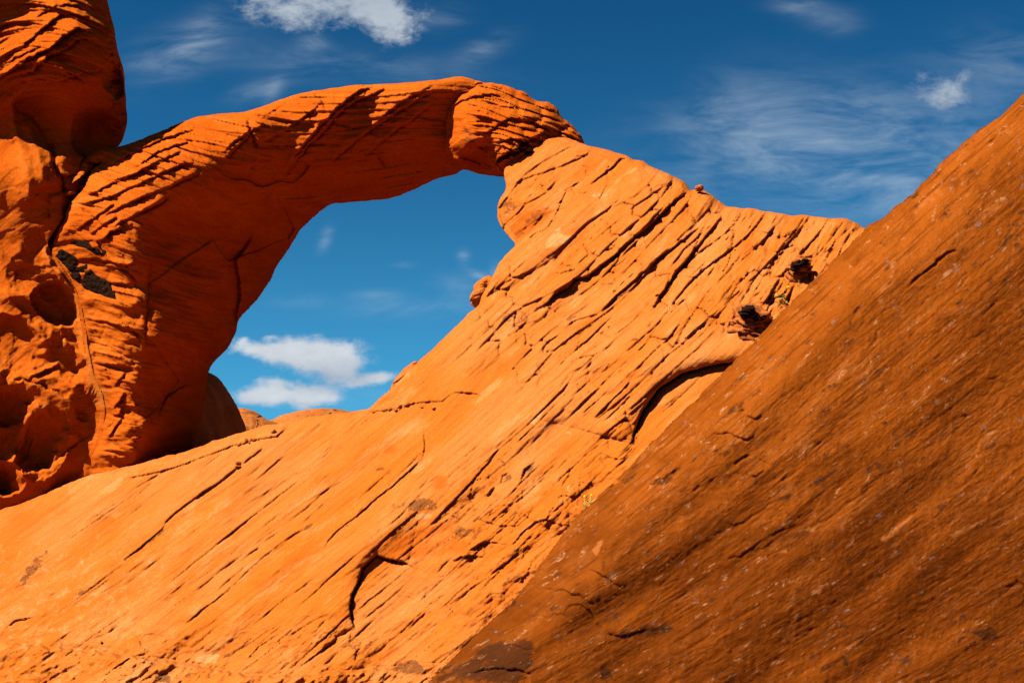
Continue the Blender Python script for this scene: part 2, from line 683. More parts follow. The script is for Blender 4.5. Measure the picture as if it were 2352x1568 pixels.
# ------------------------------------------------------------------ materials
def rock_material(name, main, alt, deep, pale, stain, stretch=0.22, s_var=1.4, bump=0.45, bump_scale=26, var=0.8, specks=0.0, streak=0.0, bed_attr=True, rough=0.92):
    m = bpy.data.materials.new(name)
    m.use_nodes = True
    nt = m.node_tree
    N, L = nt.nodes, nt.links
    N.clear()
    out = N.new('ShaderNodeOutputMaterial')
    bs = N.new('ShaderNodeBsdfPrincipled')
    bs.inputs['Roughness'].default_value = rough
    bs.inputs['Specular IOR Level'].default_value = 0.0
    L.new(bs.outputs[0], out.inputs[0])
    if bed_attr:
        at = N.new('ShaderNodeAttribute')
        at.attribute_name = 'bed'
        vec = at.outputs['Vector']
    else:
        tc = N.new('ShaderNodeTexCoord')
        vec = tc.outputs['Object']

    def noise(scale, stretch_u, detail, rough_=0.6, dist=0.0, off=0.0, kind='Fac'):
        mp = N.new('ShaderNodeMapping')
        mp.inputs['Scale'].default_value = (stretch_u, 1, 1)
        mp.inputs['Location'].default_value = (off, off * 2.3, off)
        L.new(vec, mp.inputs[0])
        n = N.new('ShaderNodeTexNoise')
        n.inputs['Scale'].default_value = scale
        n.inputs['Detail'].default_value = detail
        n.inputs['Roughness'].default_value = rough_
        n.inputs['Distortion'].default_value = dist
        L.new(mp.outputs[0], n.inputs['Vector'])
        return n.outputs[kind]

    def ramp(x, lo, hi, a=0.0, b=1.0):
        n = N.new('ShaderNodeMapRange')
        n.interpolation_type = 'SMOOTHSTEP'
        n.inputs['From Min'].default_value = lo
        n.inputs['From Max'].default_value = hi
        n.inputs['To Min'].default_value = a
        n.inputs['To Max'].default_value = b
        L.new(x, n.inputs['Value'])
        return n.outputs[0]

    def math_(op, a, b):
        n = N.new('ShaderNodeMath')
        n.operation = op
        for i, v in enumerate((a, b)):
            if isinstance(v, (int, float)):
                n.inputs[i].default_value = v
            else:
                L.new(v, n.inputs[i])
        return n.outputs[0]

    def mix(fac, a, b, blend='MIX'):
        n = N.new('ShaderNodeMix')
        n.data_type = 'RGBA'
        n.blend_type = blend
        for k, v in (('Factor', fac), ('A', a), ('B', b)):
            if isinstance(v, tuple):
                n.inputs[k].default_value = (*v, 1)
            elif isinstance(v, (int, float)):
                n.inputs[k].default_value = v
            else:
                L.new(v, n.inputs[k])
        return n.outputs['Result']
    c = mix(ramp(noise(s_var, stretch, 6, .62, .4), .38, .62), main, alt)
    c = mix(math_('MULTIPLY', ramp(noise(s_var * 2.3, stretch * 1.6, 7, .65, .3, 4.2), .5, .72), 0.8 * var), c, deep)
    c = mix(math_('MULTIPLY', ramp(noise(s_var * 3.1, stretch * 1.3, 8, .7, .2, 9.1), .53, .68), 0.6 * var), c, pale)
    # fine laminae of the bedding
    lam = noise(s_var * 14, stretch * 0.12, 5, .6, .1, 2.7)
    c = mix(math_('MULTIPLY', ramp(lam, .5, .66), 0.45 + streak), c, deep)
    grain = noise(s_var * 60, 0.8, 3, .6, 0, 6.6)
    c = mix(0.6, c, mix(ramp(grain, .3, .7), (0.70, 0.68, 0.66), (1.26, 1.24, 1.22)), 'MULTIPLY')
    if bed_attr:
        sa = N.new('ShaderNodeAttribute')
        sa.attribute_name = 'deep'
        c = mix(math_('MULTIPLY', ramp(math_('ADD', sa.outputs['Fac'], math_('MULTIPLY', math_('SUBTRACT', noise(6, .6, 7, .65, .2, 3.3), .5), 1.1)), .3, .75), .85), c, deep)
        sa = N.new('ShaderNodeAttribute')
        sa.attribute_name = 'pale'
        c = mix(math_('MULTIPLY', ramp(math_('ADD', sa.outputs['Fac'], math_('MULTIPLY', math_('SUBTRACT', noise(9, .7, 8, .7, .3, 5.3), .5), 1.3)), .4, .75), .8), c, pale)
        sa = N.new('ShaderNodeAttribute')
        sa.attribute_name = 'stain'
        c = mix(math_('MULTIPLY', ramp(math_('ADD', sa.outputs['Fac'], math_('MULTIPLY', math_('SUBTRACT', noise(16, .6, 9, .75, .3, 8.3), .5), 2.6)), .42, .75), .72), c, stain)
    if specks:
        c = mix(math_('MULTIPLY', ramp(noise(s_var * 5, stretch * 1.8, 8, .75, .2, 1.9), .625, .67), specks), c, (0.0629, 0.0651, 0.0606))
        c = mix(math_('MULTIPLY', ramp(noise(s_var * 6, stretch * 1.5, 8, .75, .2, 15.9), .585, .66), specks), c, (0.1887, 0.0854, 0.0382))
        c = mix(math_('MULTIPLY', ramp(noise(s_var * 4.4, stretch * 1.2, 9, .75, .2, 25.9), .565, .66), specks), c, (0.0143, 0.0072, 0.0045))
    L.new(c, bs.inputs['Base Color'])
    b1 = N.new('ShaderNodeBump')
    b1.inputs['Strength'].default_value = bump
    b1.inputs['Distance'].default_value = 0.03
    hsum = math_('ADD', math_('MULTIPLY', noise(bump_scale, 0.16, 4, .6, .15, 1.1), 0.6), math_('MULTIPLY', noise(bump_scale * 1.4, 0.7, 5, .7, .1, 7.1), 0.6))
    L.new(hsum, b1.inputs['Height'])
    L.new(b1.outputs[0], bs.inputs['Normal'])
    return m


def plain_material(name, c, rough=0.8, var=0.2, scale=8):
    m = bpy.data.materials.new(name)
    m.use_nodes = True
    nt = m.node_tree
    bs = nt.nodes['Principled BSDF']
    bs.inputs['Roughness'].default_value = rough
    bs.inputs['Specular IOR Level'].default_value = 0.0
    n = nt.nodes.new('ShaderNodeTexNoise')
    n.inputs['Scale'].default_value = scale
    n.inputs['Detail'].default_value = 6
    r = nt.nodes.new('ShaderNodeMix')
    r.data_type = 'RGBA'
    r.inputs['A'].default_value = (*[v * (1 - var) for v in c], 1)
    r.inputs['B'].default_value = (*[v * (1 + var) for v in c], 1)
    nt.links.new(n.outputs['Fac'], r.inputs['Factor'])
    nt.links.new(r.outputs['Result'], bs.inputs['Base Color'])
    return m


MAIN = (0.2080, 0.0640, 0.0140)
ALT = (0.1950, 0.0500, 0.0058)
DEEP = (0.1685, 0.0337, 0.0028)
PALE = (0.2350, 0.1020, 0.0360)
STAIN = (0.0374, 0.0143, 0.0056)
M_SLAB = rock_material('sandstone_slab_rock', MAIN, ALT, DEEP, PALE, STAIN)
M_ARCH = rock_material('sandstone_arch_rock', (0.2250, 0.0465, 0.0040), (0.2100, 0.0385, 0.0028), (0.1650, 0.0240, 0.0016), (0.2400, 0.0680, 0.0110), STAIN, bump=0.5)
M_FORE = rock_material('shade_darkened_rock', (0.1260, 0.0300, 0.0030), (0.1030, 0.0235, 0.0020), (0.0560, 0.0120, 0.0012), (0.1600, 0.0500, 0.0110), (0.0138, 0.0056, 0.0028),  # albedo lowered to show the near slab's dim, grazing light
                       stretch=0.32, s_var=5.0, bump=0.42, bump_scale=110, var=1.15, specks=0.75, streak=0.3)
M_CRUST = plain_material('desert_varnish_crust', (0.0090, 0.0042, 0.0026), 0.95, 0.7, 14)
M_HILL = rock_material('distant_sandstone', (0.1842, 0.0562, 0.0134), (0.1618, 0.0472, 0.0094), (0.1258, 0.0296, 0.0058), (0.2066, 0.0764, 0.0270), STAIN, s_var=0.06, bump=0.0, bed_attr=False, stretch=1)
M_GROUND = rock_material('red_sand', (0.1662, 0.0606, 0.0180), (0.1482, 0.0472, 0.0121), (0.1258, 0.0359, 0.0090), (0.1887, 0.0764, 0.0296), STAIN, s_var=0.05, bump=0.0, bed_attr=False, stretch=1)
M_LOOSE = rock_material('loose_sandstone', MAIN, ALT, DEEP, PALE, STAIN, s_var=6, bump=0.4, bump_scale=40, bed_attr=False, stretch=1)
M_STEM = plain_material('dry_stem', (0.16, 0.15, 0.035), 0.8)
M_FLOWER = plain_material('yellow_petal', (0.70, 0.42, 0.01), 0.7)
M_LEAF = plain_material('grey_leaf', (0.12, 0.13, 0.04), 0.8)
M_SHRUB = plain_material('shrub_leaf', (0.10, 0.085, 0.03), 0.85)

# ------------------------------------------------------------------ the outlines traced on the photograph
LEFT_EDGE = [(845, 940), (900, 889), (950, 840), (1000, 795), (1050, 746), (1085, 712), (1100, 700), (1110, 672), (1130, 640), (1142, 612), (1150, 598), (1187, 560),
             (1172, 546), (1158, 532), (1150, 514), (1141, 500), (1143, 474), (1149, 455), (1160, 440), (1162, 420), (1157, 404)]
RIDGE = [(1343, 332), (1365, 337), (1400, 347), (1440, 357), (1452, 366), (1480, 371), (1495, 384), (1530, 396), (1560, 411), (1580, 424), (1584, 436), (1586, 441), (1592, 437),
         (1604, 432), (1620, 440), (1650, 460), (1670, 475), (1720, 478), (1760, 486), (1800, 492), (1850, 495), (1900, 502), (1940, 502), (1965, 510), (1985, 523)]
CREST = [(-300, 1296), (-150, 1234), (0, 1170), (50, 1156), (120, 1126), (200, 1092), (290, 1072), (350, 1056), (430, 1035), (500, 1010), (570, 988), (600, 978), (640, 972), (700, 958), (800, 946)]
SLAB = CREST + LEFT_EDGE + [(1165, 360), (1200, 322), (1300, 315)] + RIDGE + [(2080, 575), (2300, 660), (2460, 900), (2400, 1850), (-300, 1850)]
SIL = [(3350, -440), (3000, -220), (2650, 10), (2500, 100), (2430, 150), (2352, 215), (2300, 265), (2240, 305), (2200, 340), (2160, 375), (2130, 410), (2090, 450), (2040, 490), (1990, 523), (1900, 612), (1800, 711), (1700, 816),
       (1600, 914), (1500, 1012), (1430, 1090), (1330, 1182), (1280, 1242), (1215, 1335), (1170, 1390), (1110, 1440), (1050, 1500), (1000, 1548), (985, 1568), (900, 1660), (800, 1850)]
FORE = SIL + [(3350, 1850)]

# ------------------------------------------------------------------ sandstone slab
SLAB_BED = bed_field([(100, 1250, 33), (400, 1350, 41), (900, 1150, 40), (600, 1050, 37), (1050, 750, 47), (1200, 620, 40), (1400, 540, 37), (1250, 420, 38), (1500, 700, 42), (1700, 560, 57), (1850, 560, 64),
                      (1600, 800, 46), (1300, 1000, 42), (1300, 1300, 42), (200, 1530, 34), (700, 1500, 38), (1700, 720, 58), (-150, 1500, 34), (1000, 1500, 40), (2000, 900, 50)], (-160, 110, 1100, 830))


def slab_z(x, y):
    X, Y = x / V2T, y / V2T
    iz = 0.085 + 3.1e-5 * (X - 1176) + 4.6e-5 * (Y - 784)
    return 1.0 / np.maximum(iz, 0.03)


def slab_field(x, y, s):
    F = Field(x, y, 0.45, 11)
    u, v = SLAB_BED(x, y)
    X, Y = F.X, F.Y
    h = F.h
    # large swells of the face
    h += 0.16 * fbm(u / 210, v / 80, 21, 3) + 0.05 * pn(u / 60, v / 34, 25)
    # how blocky: the upper leg breaks into thick rounded beds, the lower slab is smooth
    up = smooth(-25, 60, (x - 512) * 0.55 - (y - 395) * 0.9)
    right = smooth(640, 760, x) * smooth(420, 330, y)
    low = 1 - up
    s1, i1, f1 = shingles(u, v, 21, 31, 120, 1.7, .9)
    s2, i2, f2 = shingles(u, v, 8.5, 41, 70, 1.4, .9)
    s3, i3, f3 = shingles(u, v, 33, 51, 260, 2.2, .6)
    h += up * (0.040 * s1 + 0.010 * s2 + 0.07 * facets(u + 8 * pn(x / 30, y / 30, 66), v + 5 * pn(x / 24, y / 24, 67), 44, 15, 68)) + low * (0.007 * s2 * smooth(0, .5, pn(u / 90, v / 40, 44)) + 0.012 * s3)
    # cross joints: each thick bed ends in rounded blocks
    L = 26 + 26 * rnd(i1, 61)
    ub = u / L + rnd(i1, 62) * 9 + 0.25 * pn(u / 20, v / 10, 63)
    fb = np.abs(ub - np.round(ub)) * L
    jm = smooth(-.25, .35, pn(u / 80, v / 50, 64))
    h -= up * jm * 0.055 * np.exp(-(fb / 1.7) ** 2)
    h += up * 0.035 * np.clip(1 - (2 * f1 - 1) ** 4, 0, 1) * (1 - np.exp(-(fb / 7) ** 2))
    # far right: upright blocks, rough
    h += right * (0.035 * fbm(u / 26, v / 12, 71, 3) + .06 * facets(u + 5 * pn(x / 20, y / 20, 76), v + 3 * pn(x / 16, y / 16, 77), 24, 12, 78) - 0.035 * cracks(u, v, 80, 9, 73, .08, .05))
    h -= 0.025 * up * cracks(u, v, 190, 7.5, 81, .04, .15) + 0.022 * low * cracks(u, v, 190, 12, 83, .04, .22)
    h += (0.007 + .006 * up) * fbm(u / 34, v / 3.2, 91, 3) + 0.005 * fbm(x / 7, y / 7, 93, 3) + 0.0045 * fbm(u / 75, v / 1.7, 95, 2) * smooth(-.4, .4, pn(u / 90, v / 40, 97))
    h += 0.02 * fbm(u / 60, v / 22, 98, 3)
    alc = pts('V', [(1445, 1040), (1450, 980), (1480, 900), (1540, 820), (1620, 770), (1720, 760), (1760, 830), (1600, 1000), (1500, 1080)])
    da, _, _, _, _ = seg_dist(x, y, alc, True)
    h *= 1 - .9 * smooth(-12, 8, np.where(inside(x, y, alc), da, -da))

    def W(c, q, hgt, whi=10, wlo=1.0, groove=0.0, gw=1.3, taper=.25, roll=0.0):
        p_ = pts(c, q)
        k_ = 0.37 if p_[:, 1].mean() > 400 else 0.50
        F.ledge(p_, hgt * k_, whi, wlo, groove * k_, gw * (0.75 if k_ < .6 else .85), taper, roll)

    G = lambda c, q, *a, **k: F.groove(pts(c, q), *a, **k)
    # --- traced breaks on the smooth lower slab
    W(12, [(0, 1370), (160, 1240), (300, 1125), (470, 990), (625, 880)], .07, 12, 1.0, .05, 1.1, .1)
    W(12, [(0, 1535), (160, 1400), (330, 1260), (520, 1105), (620, 1035), (725, 950)], .04, 8, 1, .04, 1.0, .15)
    W(12, [(240, 900), (330, 825), (430, 735), (530, 650)], .06, 10, 1, .05, 1.1, .3)
    W(12, [(730, 945), (850, 850), (965, 770)], .04, 8, 1, .04, 1.0, .3)
    W(12, [(865, 760), (935, 705)], .03, 6, 1, .03, 1.0, .3)
    W(12, [(615, 580), (700, 510), (790, 420), (850, 380)], .025, 6, 1, .03, .9, .3)
    W(12, [(1090, 465), (1200, 375), (1310, 310)], .025, 6, 1, .025, .9, .3)
    G(12, [(1100, 640), (1280, 500), (1400, 400), (1480, 340)], .02, .9)
    W(12, [(835, 1450), (860, 1390), (930, 1310), (1060, 1210), (1200, 1090), (1290, 1010), (1400, 930), (1530, 815), (1650, 705)], .12, 13, 1, .05, 1.3, .12)
    W(12, [(1650, 705), (1750, 610), (1870, 490), (2000, 380), (2115, 290)], .03, 8, 1, .035, .9, .2)
    W(12, [(1650, 720), (1672, 600), (1665, 510), (1670, 480)], .13, 14, 1, .04, 1.2, .3)
    W(12, [(1690, 780), (1690, 745), (1665, 720)], .08, 8, 1, .03, 1.2, .3)
    W(12, [(1330, 1300), (1450, 1190), (1560, 1075), (1660, 965)], .04, 8, 1, .035, 1.0, .25)
    W(12, [(1720, 1255), (1820, 1150), (1920, 1050), (2010, 950), (2110, 840), (2200, 740), (2300, 610)], .10, 12, 1, .06, 1.3, .12)
    W(7, [(520, 258), (620, 160), (700, 80), (760, 0)], .08, 12, 1, .05, 1.2, .3)
    W(12, [(1925, 855), (2010, 770), (2100, 670)], .04, 8, 1, .03, 1.2, .3)
    W(12, [(2190, 1025), (2225, 970), (2260, 935)], .07, 8, 1, .03, 1.2, .3)
    W(12, [(2030, 1475), (2100, 1430), (2160, 1395), (2230, 1395), (2300, 1405)], .12, 10, 1, .03, 1.2, .3)
    G(12, [(0, 985), (150, 870), (330, 740)], .015, .9)
    G(12, [(50, 1140), (120, 1080)], .012, .8)
    G(12, [(540, 770), (590, 830), (640, 890), (720, 945)], .03, .9)
    G(12, [(500, 890), (530, 855), (590, 825)], .03, .9)
    W(12, [(130, 1568), (210, 1490), (280, 1455), (290, 1430)], .07, 9, 1, .04, 1.0, .3)
    W(12, [(300, 1568), (420, 1470), (500, 1410), (620, 1310), (700, 1245)], .06, 9, 1, .04, 1.1, .3)
    W(12, [(310, 1420), (400, 1350), (470, 1300)], .03, 6, 1, .03, .9, .3)
    # the broken ledge with rubble
    W(13, [(250, 1568), (370, 1470), (490, 1400), (610, 1310), (700, 1240), (790, 1160)], .14, 12, 1, .07, 1.5, .15)
    W(13, [(850, 1125), (940, 1050), (1110, 910)], .11, 12, 1, .04, 1.2, .25)
    W(6, [(615, 420), (680, 370), (740, 320), (800, 270), (828, 230), (850, 205), (950, 130), (1070, 45)], .10, 13, 1, .06, 1.5, .12)
    F.paint('stain', pts(6, [(608, 410), (690, 350), (780, 278), (812, 262), (815, 275), (740, 335), (650, 400), (615, 428)]), .85, 2)
    # long breaks lower left
    W(6, [(890, 762), (1000, 670), (1110, 585), (1215, 490), (1310, 405), (1420, 320), (1550, 240)], .07, 9, 1, .05, 1.1, .1)
    W(6, [(790, 580), (900, 485), (1010, 395), (1120, 305), (1240, 220)], .05, 9, 1, .04, 1.1, .2)
    W(6, [(1085, 520), (1190, 430), (1270, 372), (1288, 350)], .06, 9, 1, .03, 1.0, .25)
    W(6, [(1250, 752), (1330, 680), (1410, 612), (1555, 515)], .06, 9, 1, .04, 1.1, .25)
    W(6, [(1300, 545), (1390, 465)], .05, 6, 1, .03, 1.0, .3)
    W(6, [(0, 815), (25, 760), (85, 718), (190, 700)], .22, 10, 1, .06, 1.6, .3)
    W(6, [(20, 800), (60, 745), (120, 715)], .08, 6, 1, .03, 1.0, .3)
    G(6, [(500, 510), (515, 485), (600, 420)], .02, .9)
    W(6, [(1225, 910), (1280, 850), (1370, 795), (1400, 760)], .10, 9, 1, .05, 1.2, .3)
    W(6, [(1490, 945), (1580, 875), (1665, 810), (1660, 780)], .09, 9, 1, .04, 1.2, .3)
    W(6, [(1015, 880), (1085, 825)], .07, 7, 1, .03, 1.2, .3)
    W(6, [(1150, 890), (1260, 795)], .06, 7, 1, .03, 1.2, .3)
    W(6, [(682, 820), (690, 806), (730, 790), (820, 796)], .06, 8, 1, .03, 1.0, .25)
    G(6, [(690, 825), (720, 865), (745, 885)], .03, .9)
    W(6, [(470, 1025), (560, 960), (640, 905), (740, 878)], .10, 9, 1, .06, 1.2, .3)
    W(6, [(960, 1025), (1000, 985), (1060, 935)], .05, 7, 1, .04, 1.2, .3)
    W(11, [(600, 775), (650, 735), (740, 690)], .09, 6, 1, .06, 2.0, .3)
    W(6, [(1760, 930), (1762, 875), (1790, 852)], .08, 8, 1, .03, 1.1, .3)
    W(6, [(1733, 820), (1735, 785), (1765, 750)], .05, 6, 1, .03, 1.0, .3)
    # many hairline partings along the bedding
    rng = np.random.default_rng(77)
    for _ in range(330):
        px, py = rng.uniform(-20, 700), rng.uniform(330, 690)
        if py < 545 - px * .42 - 20 or px > 760 - (py - 330) * .9:
            continue
        th = math.radians(36 + 6 * min(1, px / 400) + rng.normal(0, 1.5))
        n_ = rng.integers(2, 5)
        ln = rng.uniform(14, 46)
        q = [(px, py)]
        for _k in range(n_):
            q.append((q[-1][0] + ln * math.cos(th), q[-1][1] - ln * math.sin(th)))
            th += rng.normal(0, .03)
        a_ = rng.uniform(.25, 1) ** 2
        F.ledge(np.array(q), .020 * a_, rng.uniform(4, 9), 1, .016 * a_ + .005, .7, .3)
    # the alcoves
    al = pts(6, [(1762, 758), (1745, 710), (1735, 655), (1745, 590), (1775, 540), (1800, 462), (1865, 396), (1900, 412), (1960, 427), (2020, 440)])
    F.ledge(al, .20, 34, 1, .03, 1.2, .2, roll=.13)
    W(6, [(1865, 396), (1920, 418), (1990, 425), (2060, 470)], .10, 12, 1, .02, 1.1, .3)
    W(6, [(2240, 430), (2290, 405), (2330, 402), (2400, 405)], .16, 12, 1, .04, 1.2, .25)
    cr = pts('V', [(1452, 1018), (1458, 995), (1478, 945), (1515, 893), (1570, 858), (1630, 840), (1700, 832), (1800, 828)])
    F.ledge(cr, .60, 46, 1, .05, 1.4, .25, roll=.50)
    W(7, [(680, 592), (700, 560), (735, 510), (740, 460)], .12, 9, 1, .04, 1.2, .3)
    W(7, [(700, 665), (703, 640), (690, 610)], .05, 6, 1, .03, 1.2, .3)
    W(7, [(890, 430), (925, 470), (1010, 515)], -.09, 8, 1, .05, 1.4, .3)
    W(7, [(488, 540), (510, 480), (565, 440)], .13, 9, 1, .04, 1.8, .3)
    W(7, [(385, 560), (395, 515), (440, 495)], .10, 8, 1, .04, 1.6, .3)
    W(7, [(315, 625), (360, 575)], .07, 6, 1, .03, 1.4, .3)
    W(7, [(230, 710), (300, 745), (375, 765), (470, 768), (520, 730), (560, 660)], .10, 9, 1, .02, 1.2, .3)
    W(7, [(440, 870), (500, 800), (560, 755), (605, 738), (640, 740), (680, 760), (745, 765)], .14, 9, 1, .03, 1.2, .25)
    W(7, [(250, 885), (290, 858), (330, 852), (420, 862)], .11, 8, 1, .03, 1.1, .25)
    W(7, [(145, 950), (185, 928), (240, 924)], .07, 7, 1, .02, 1.1, .25)
    W(7, [(490, 1060), (505, 1030), (535, 1000)], .12, 7, 1, .03, 1.6, .3)
    W(7, [(865, 222), (930, 150), (1000, 85), (1060, 20)], .10, 12, 1, .05, 1.2, .25)
    W(7, [(700, 175), (780, 210), (860, 265), (930, 290)], .03, 6, 1, .03, 1.0, .3)
    W(7, [(545, 340), (640, 240), (700, 180), (770, 105)], .06, 9, 1, .03, 1.1, .3)
    W(7, [(150, 520), (250, 400)], .04, 6, 1, .02, 1.2, .3)
    W(7, [(330, 520), (470, 400), (560, 310)], .05, 8, 1, .03, 1.1, .3)
    W(7, [(400, 640), (520, 520), (640, 400)], .04, 7, 1, .03, 1.1, .3)
    # crest band with the crack below it and the rubble crack
    W(13, [(-700, 1330), (-300, 1240), (0, 1155), (130, 1110), (300, 1040), (440, 990), (620, 925), (760, 875), (930, 835), (1100, 795), (1270, 770), (1420, 660)], .16, 14, 1, .05, 1.2, .08)
    W(12, [(1180, 305), (1270, 297), (1400, 290), (1480, 270), (1560, 240), (1690, 222), (1820, 220), (1870, 175), (1930, 148), (2000, 148), (2090, 155), (2160, 190)], .12, 10, 1, .04, 1.2, .1)
    W(5, [(1975, 425), (1985, 402), (2010, 393), (2045, 425), (2065, 470), (2078, 515)], -.045, 7, 1, .03, 1.0, .3)
    # --- traced breaks of the upper leg
    W(9, [(1280, 1080), (1420, 1280), (1480, 1190)], .0, 5, 1, .03, 1.4, .3)
    W(9, [(1015, 1505), (1090, 1420), (1200, 1360), (1250, 1290), (1370, 1270), (1480, 1180), (1600, 1090), (1700, 990), (1870, 860), (2080, 650), (2200, 560)], .26, 15, 1, .14, 2.0, .1)
    W(9, [(1380, 510), (1480, 430), (1560, 370), (1640, 290), (1720, 285)], .17, 13, 1, .09, 1.6, .25)
    W(9, [(1100, 560), (1290, 545), (1380, 505)], .05, 9, 1, .02, 1.2, .3)
    W(9, [(640, 870), (740, 770), (850, 660), (1000, 580), (1130, 440)], .09, 14, 1, .06, 1.3, .2)
    W(9, [(735, 945), (830, 870), (960, 780), (1080, 720), (1250, 680)], .06, 9, 1, .03, 1.2, .25)
    W(9, [(680, 530), (800, 470), (1000, 400), (1210, 320), (1420, 230)], .08, 12, 1, .05, 1.3, .25)
    W(9, [(870, 610), (1000, 500), (1140, 400), (1240, 350), (1370, 270)], .05, 8, 1, .03, 1.1, .25)
    W(9, [(1130, 900), (1260, 810), (1400, 700), (1560, 590)], .04, 9, 1, .04, 1.0, .2)
    W(9, [(1000, 1150), (1110, 1050), (1250, 930), (1400, 800), (1530, 710), (1700, 570)], .06, 9, 1, .05, 1.1, .2)
    W(9, [(770, 1330), (900, 1210), (1050, 1090), (1190, 990)], .04, 9, 1, .04, 1.0, .25)
    W(9, [(1480, 940), (1560, 1000), (1650, 1060)], .03, 6, 1, .02, 1.2, .3)
    W(9, [(1380, 1000), (1560, 850), (1700, 720), (1850, 620), (1990, 520), (2140, 470)], .06, 9, 1, .05, 1.2, .2)
    W(9, [(1700, 970), (1850, 850), (1990, 690), (2070, 640)], .10, 10, 1, .06, 1.4, .3)
    W(9, [(1480, 1568), (1600, 1440), (1760, 1300), (1900, 1170), (2040, 1060), (2150, 980), (2290, 860)], .17, 12, 1, .12, 1.9, .1)
    W(9, [(1680, 1420), (1760, 1350), (1880, 1220), (2000, 1100), (2150, 975)], .10, 9, 1, .10, 1.7, .25)
    W(9, [(1910, 1540), (2000, 1410), (2080, 1270), (2180, 1150), (2290, 1010)], .15, 12, 1, .12, 1.9, .15)
    W(9, [(1500, 1500), (1650, 1330), (1790, 1210), (1830, 1150)], .06, 8, 1, .05, 1.2, .25)
    W(9, [(420, 1540), (560, 1400), (760, 1210), (990, 1000)], .05, 8, 1, .03, 1.2, .25)
    W(9, [(400, 1568), (520, 1430), (640, 1270)], .07, 7, 1, .04, 1.2, .3)
    W(9, [(910, 1568), (1040, 1480), (1110, 1390), (1240, 1300)], .12, 12, 1, .03, 1.4, .3)
    W(4, [(590, 1170), (690, 1080), (815, 1050), (900, 985), (1010, 900)], .08, 9, 1, .06, 1.4, .2)
    W(4, [(470, 1290), (550, 1200), (640, 1140)], .10, 9, 1, .05, 1.4, .3)
    W(4, [(560, 1380), (640, 1295), (760, 1190), (900, 1060)], .07, 9, 1, .05, 1.3, .2)
    W(4, [(720, 1384), (850, 1250), (1000, 1110), (1110, 1010)], .05, 8, 1, .05, 1.2, .25)
    W(4, [(850, 1375), (1000, 1235), (1110, 1140), (1170, 1080)], .06, 8, 1, .05, 1.2, .25)
    W(4, [(1020, 1370), (1100, 1280), (1200, 1190), (1320, 1040)], .09, 11, 1, .04, 1.4, .3)
    W(4, [(1120, 1010), (1240, 845), (1310, 765), (1420, 620), (1530, 490)], .12, 10, 1, .10, 1.6, .12)
    W(4, [(1200, 820), (1300, 690), (1440, 560), (1500, 480)], .07, 8, 1, .06, 1.3, .25)
    W(4, [(1440, 940), (1500, 850), (1560, 780)], .04, 7, 1, .04, 1.0, .3)
    W(4, [(1600, 560), (1640, 510), (1665, 470)], .05, 7, 1, .04, 1.0, .3)
    W(10, [(620, 195), (690, 80)], .03, 5, 1, .04, 1.0, .3)
    W(10, [(380, 530), (470, 430), (500, 380)], .04, 5, 1, .05, 1.2, .3)
    W(10, [(880, 470), (950, 385), (1040, 340), (1110, 220)], .11, 9, 1, .05, 1.4, .3)
    W(10, [(960, 510), (1030, 380)], .07, 7, 1, .04, 1.2, .3)
    W(10, [(1230, 385), (1290, 310), (1300, 270)], .12, 9, 1, .05, 1.4, .3)
    W(10, [(1400, 545), (1480, 410), (1545, 270), (1640, 120), (1700, 30)], .06, 8, 1, .06, 1.3, .15)
    W(10, [(90, 640), (150, 570), (190, 490)], .12, 8, 1, .06, 1.6, .3)
    W(10, [(780, 1000), (880, 880), (910, 790)], .10, 9, 1, .04, 1.4, .3)
    W(10, [(960, 850), (1040, 730), (1090, 640)], .10, 9, 1, .05, 1.4, .3)
    W(10, [(1070, 940), (1120, 860), (1170, 760)], .12, 9, 1, .06, 1.4, .3)
    W(10, [(660, 880), (760, 720), (830, 560)], .07, 8, 1, .04, 1.2, .3)
    W(10, [(580, 640), (610, 590)], .05, 5, 1, .04, 1.2, .3)
    W(10, [(960, 195), (1030, 90)], .05, 6, 1, .04, 1.0, .3)
    W(10, [(1300, 100), (1360, 60), (1400, 0)], .05, 6, 1, .04, 1.0, .3)
    W(10, [(0, 960), (130, 955), (220, 940)], .05, 7, 1, .02, 1.2, .3)
    # knobs under the arch end: undersides fall back
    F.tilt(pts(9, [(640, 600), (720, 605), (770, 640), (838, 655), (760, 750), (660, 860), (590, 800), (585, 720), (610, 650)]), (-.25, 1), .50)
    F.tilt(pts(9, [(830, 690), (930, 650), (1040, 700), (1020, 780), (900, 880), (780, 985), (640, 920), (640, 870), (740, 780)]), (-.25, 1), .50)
    F.paint('stain', pts(9, [(650, 600), (760, 640), (835, 655), (760, 740), (690, 760), (620, 740), (620, 660)]), .62, 5)  # brown painted onto the knobs' undersides for their shade, likewise the next two lines
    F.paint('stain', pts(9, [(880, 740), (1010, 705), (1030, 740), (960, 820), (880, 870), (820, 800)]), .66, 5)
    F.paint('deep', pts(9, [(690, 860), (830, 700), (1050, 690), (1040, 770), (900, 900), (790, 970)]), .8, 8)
    # stains, pale patches, redder patches
    S = lambda c, q, v=.7, n='stain', soft=3: F.paint(n, pts(c, q), v, soft)
    S(12, [(1520, 1140), (1530, 1060), (1640, 1020), (1770, 1040), (1780, 1110), (1700, 1140), (1600, 1140)], .78)
    S(12, [(1330, 1110), (1400, 1060), (1530, 1050), (1500, 1110)], .55)
    S(12, [(1210, 725), (1290, 740), (1400, 800), (1380, 840), (1260, 820), (1200, 790)], .52)
    S(12, [(870, 650), (960, 590), (1070, 575), (1040, 650), (970, 690)], .45)
    S(12, [(1900, 1320), (1950, 1250), (2040, 1280), (2110, 1290), (2060, 1350), (1960, 1370)], .66)
    S(12, [(1310, 1360), (1400, 1290), (1470, 1330), (1400, 1400)], .5)
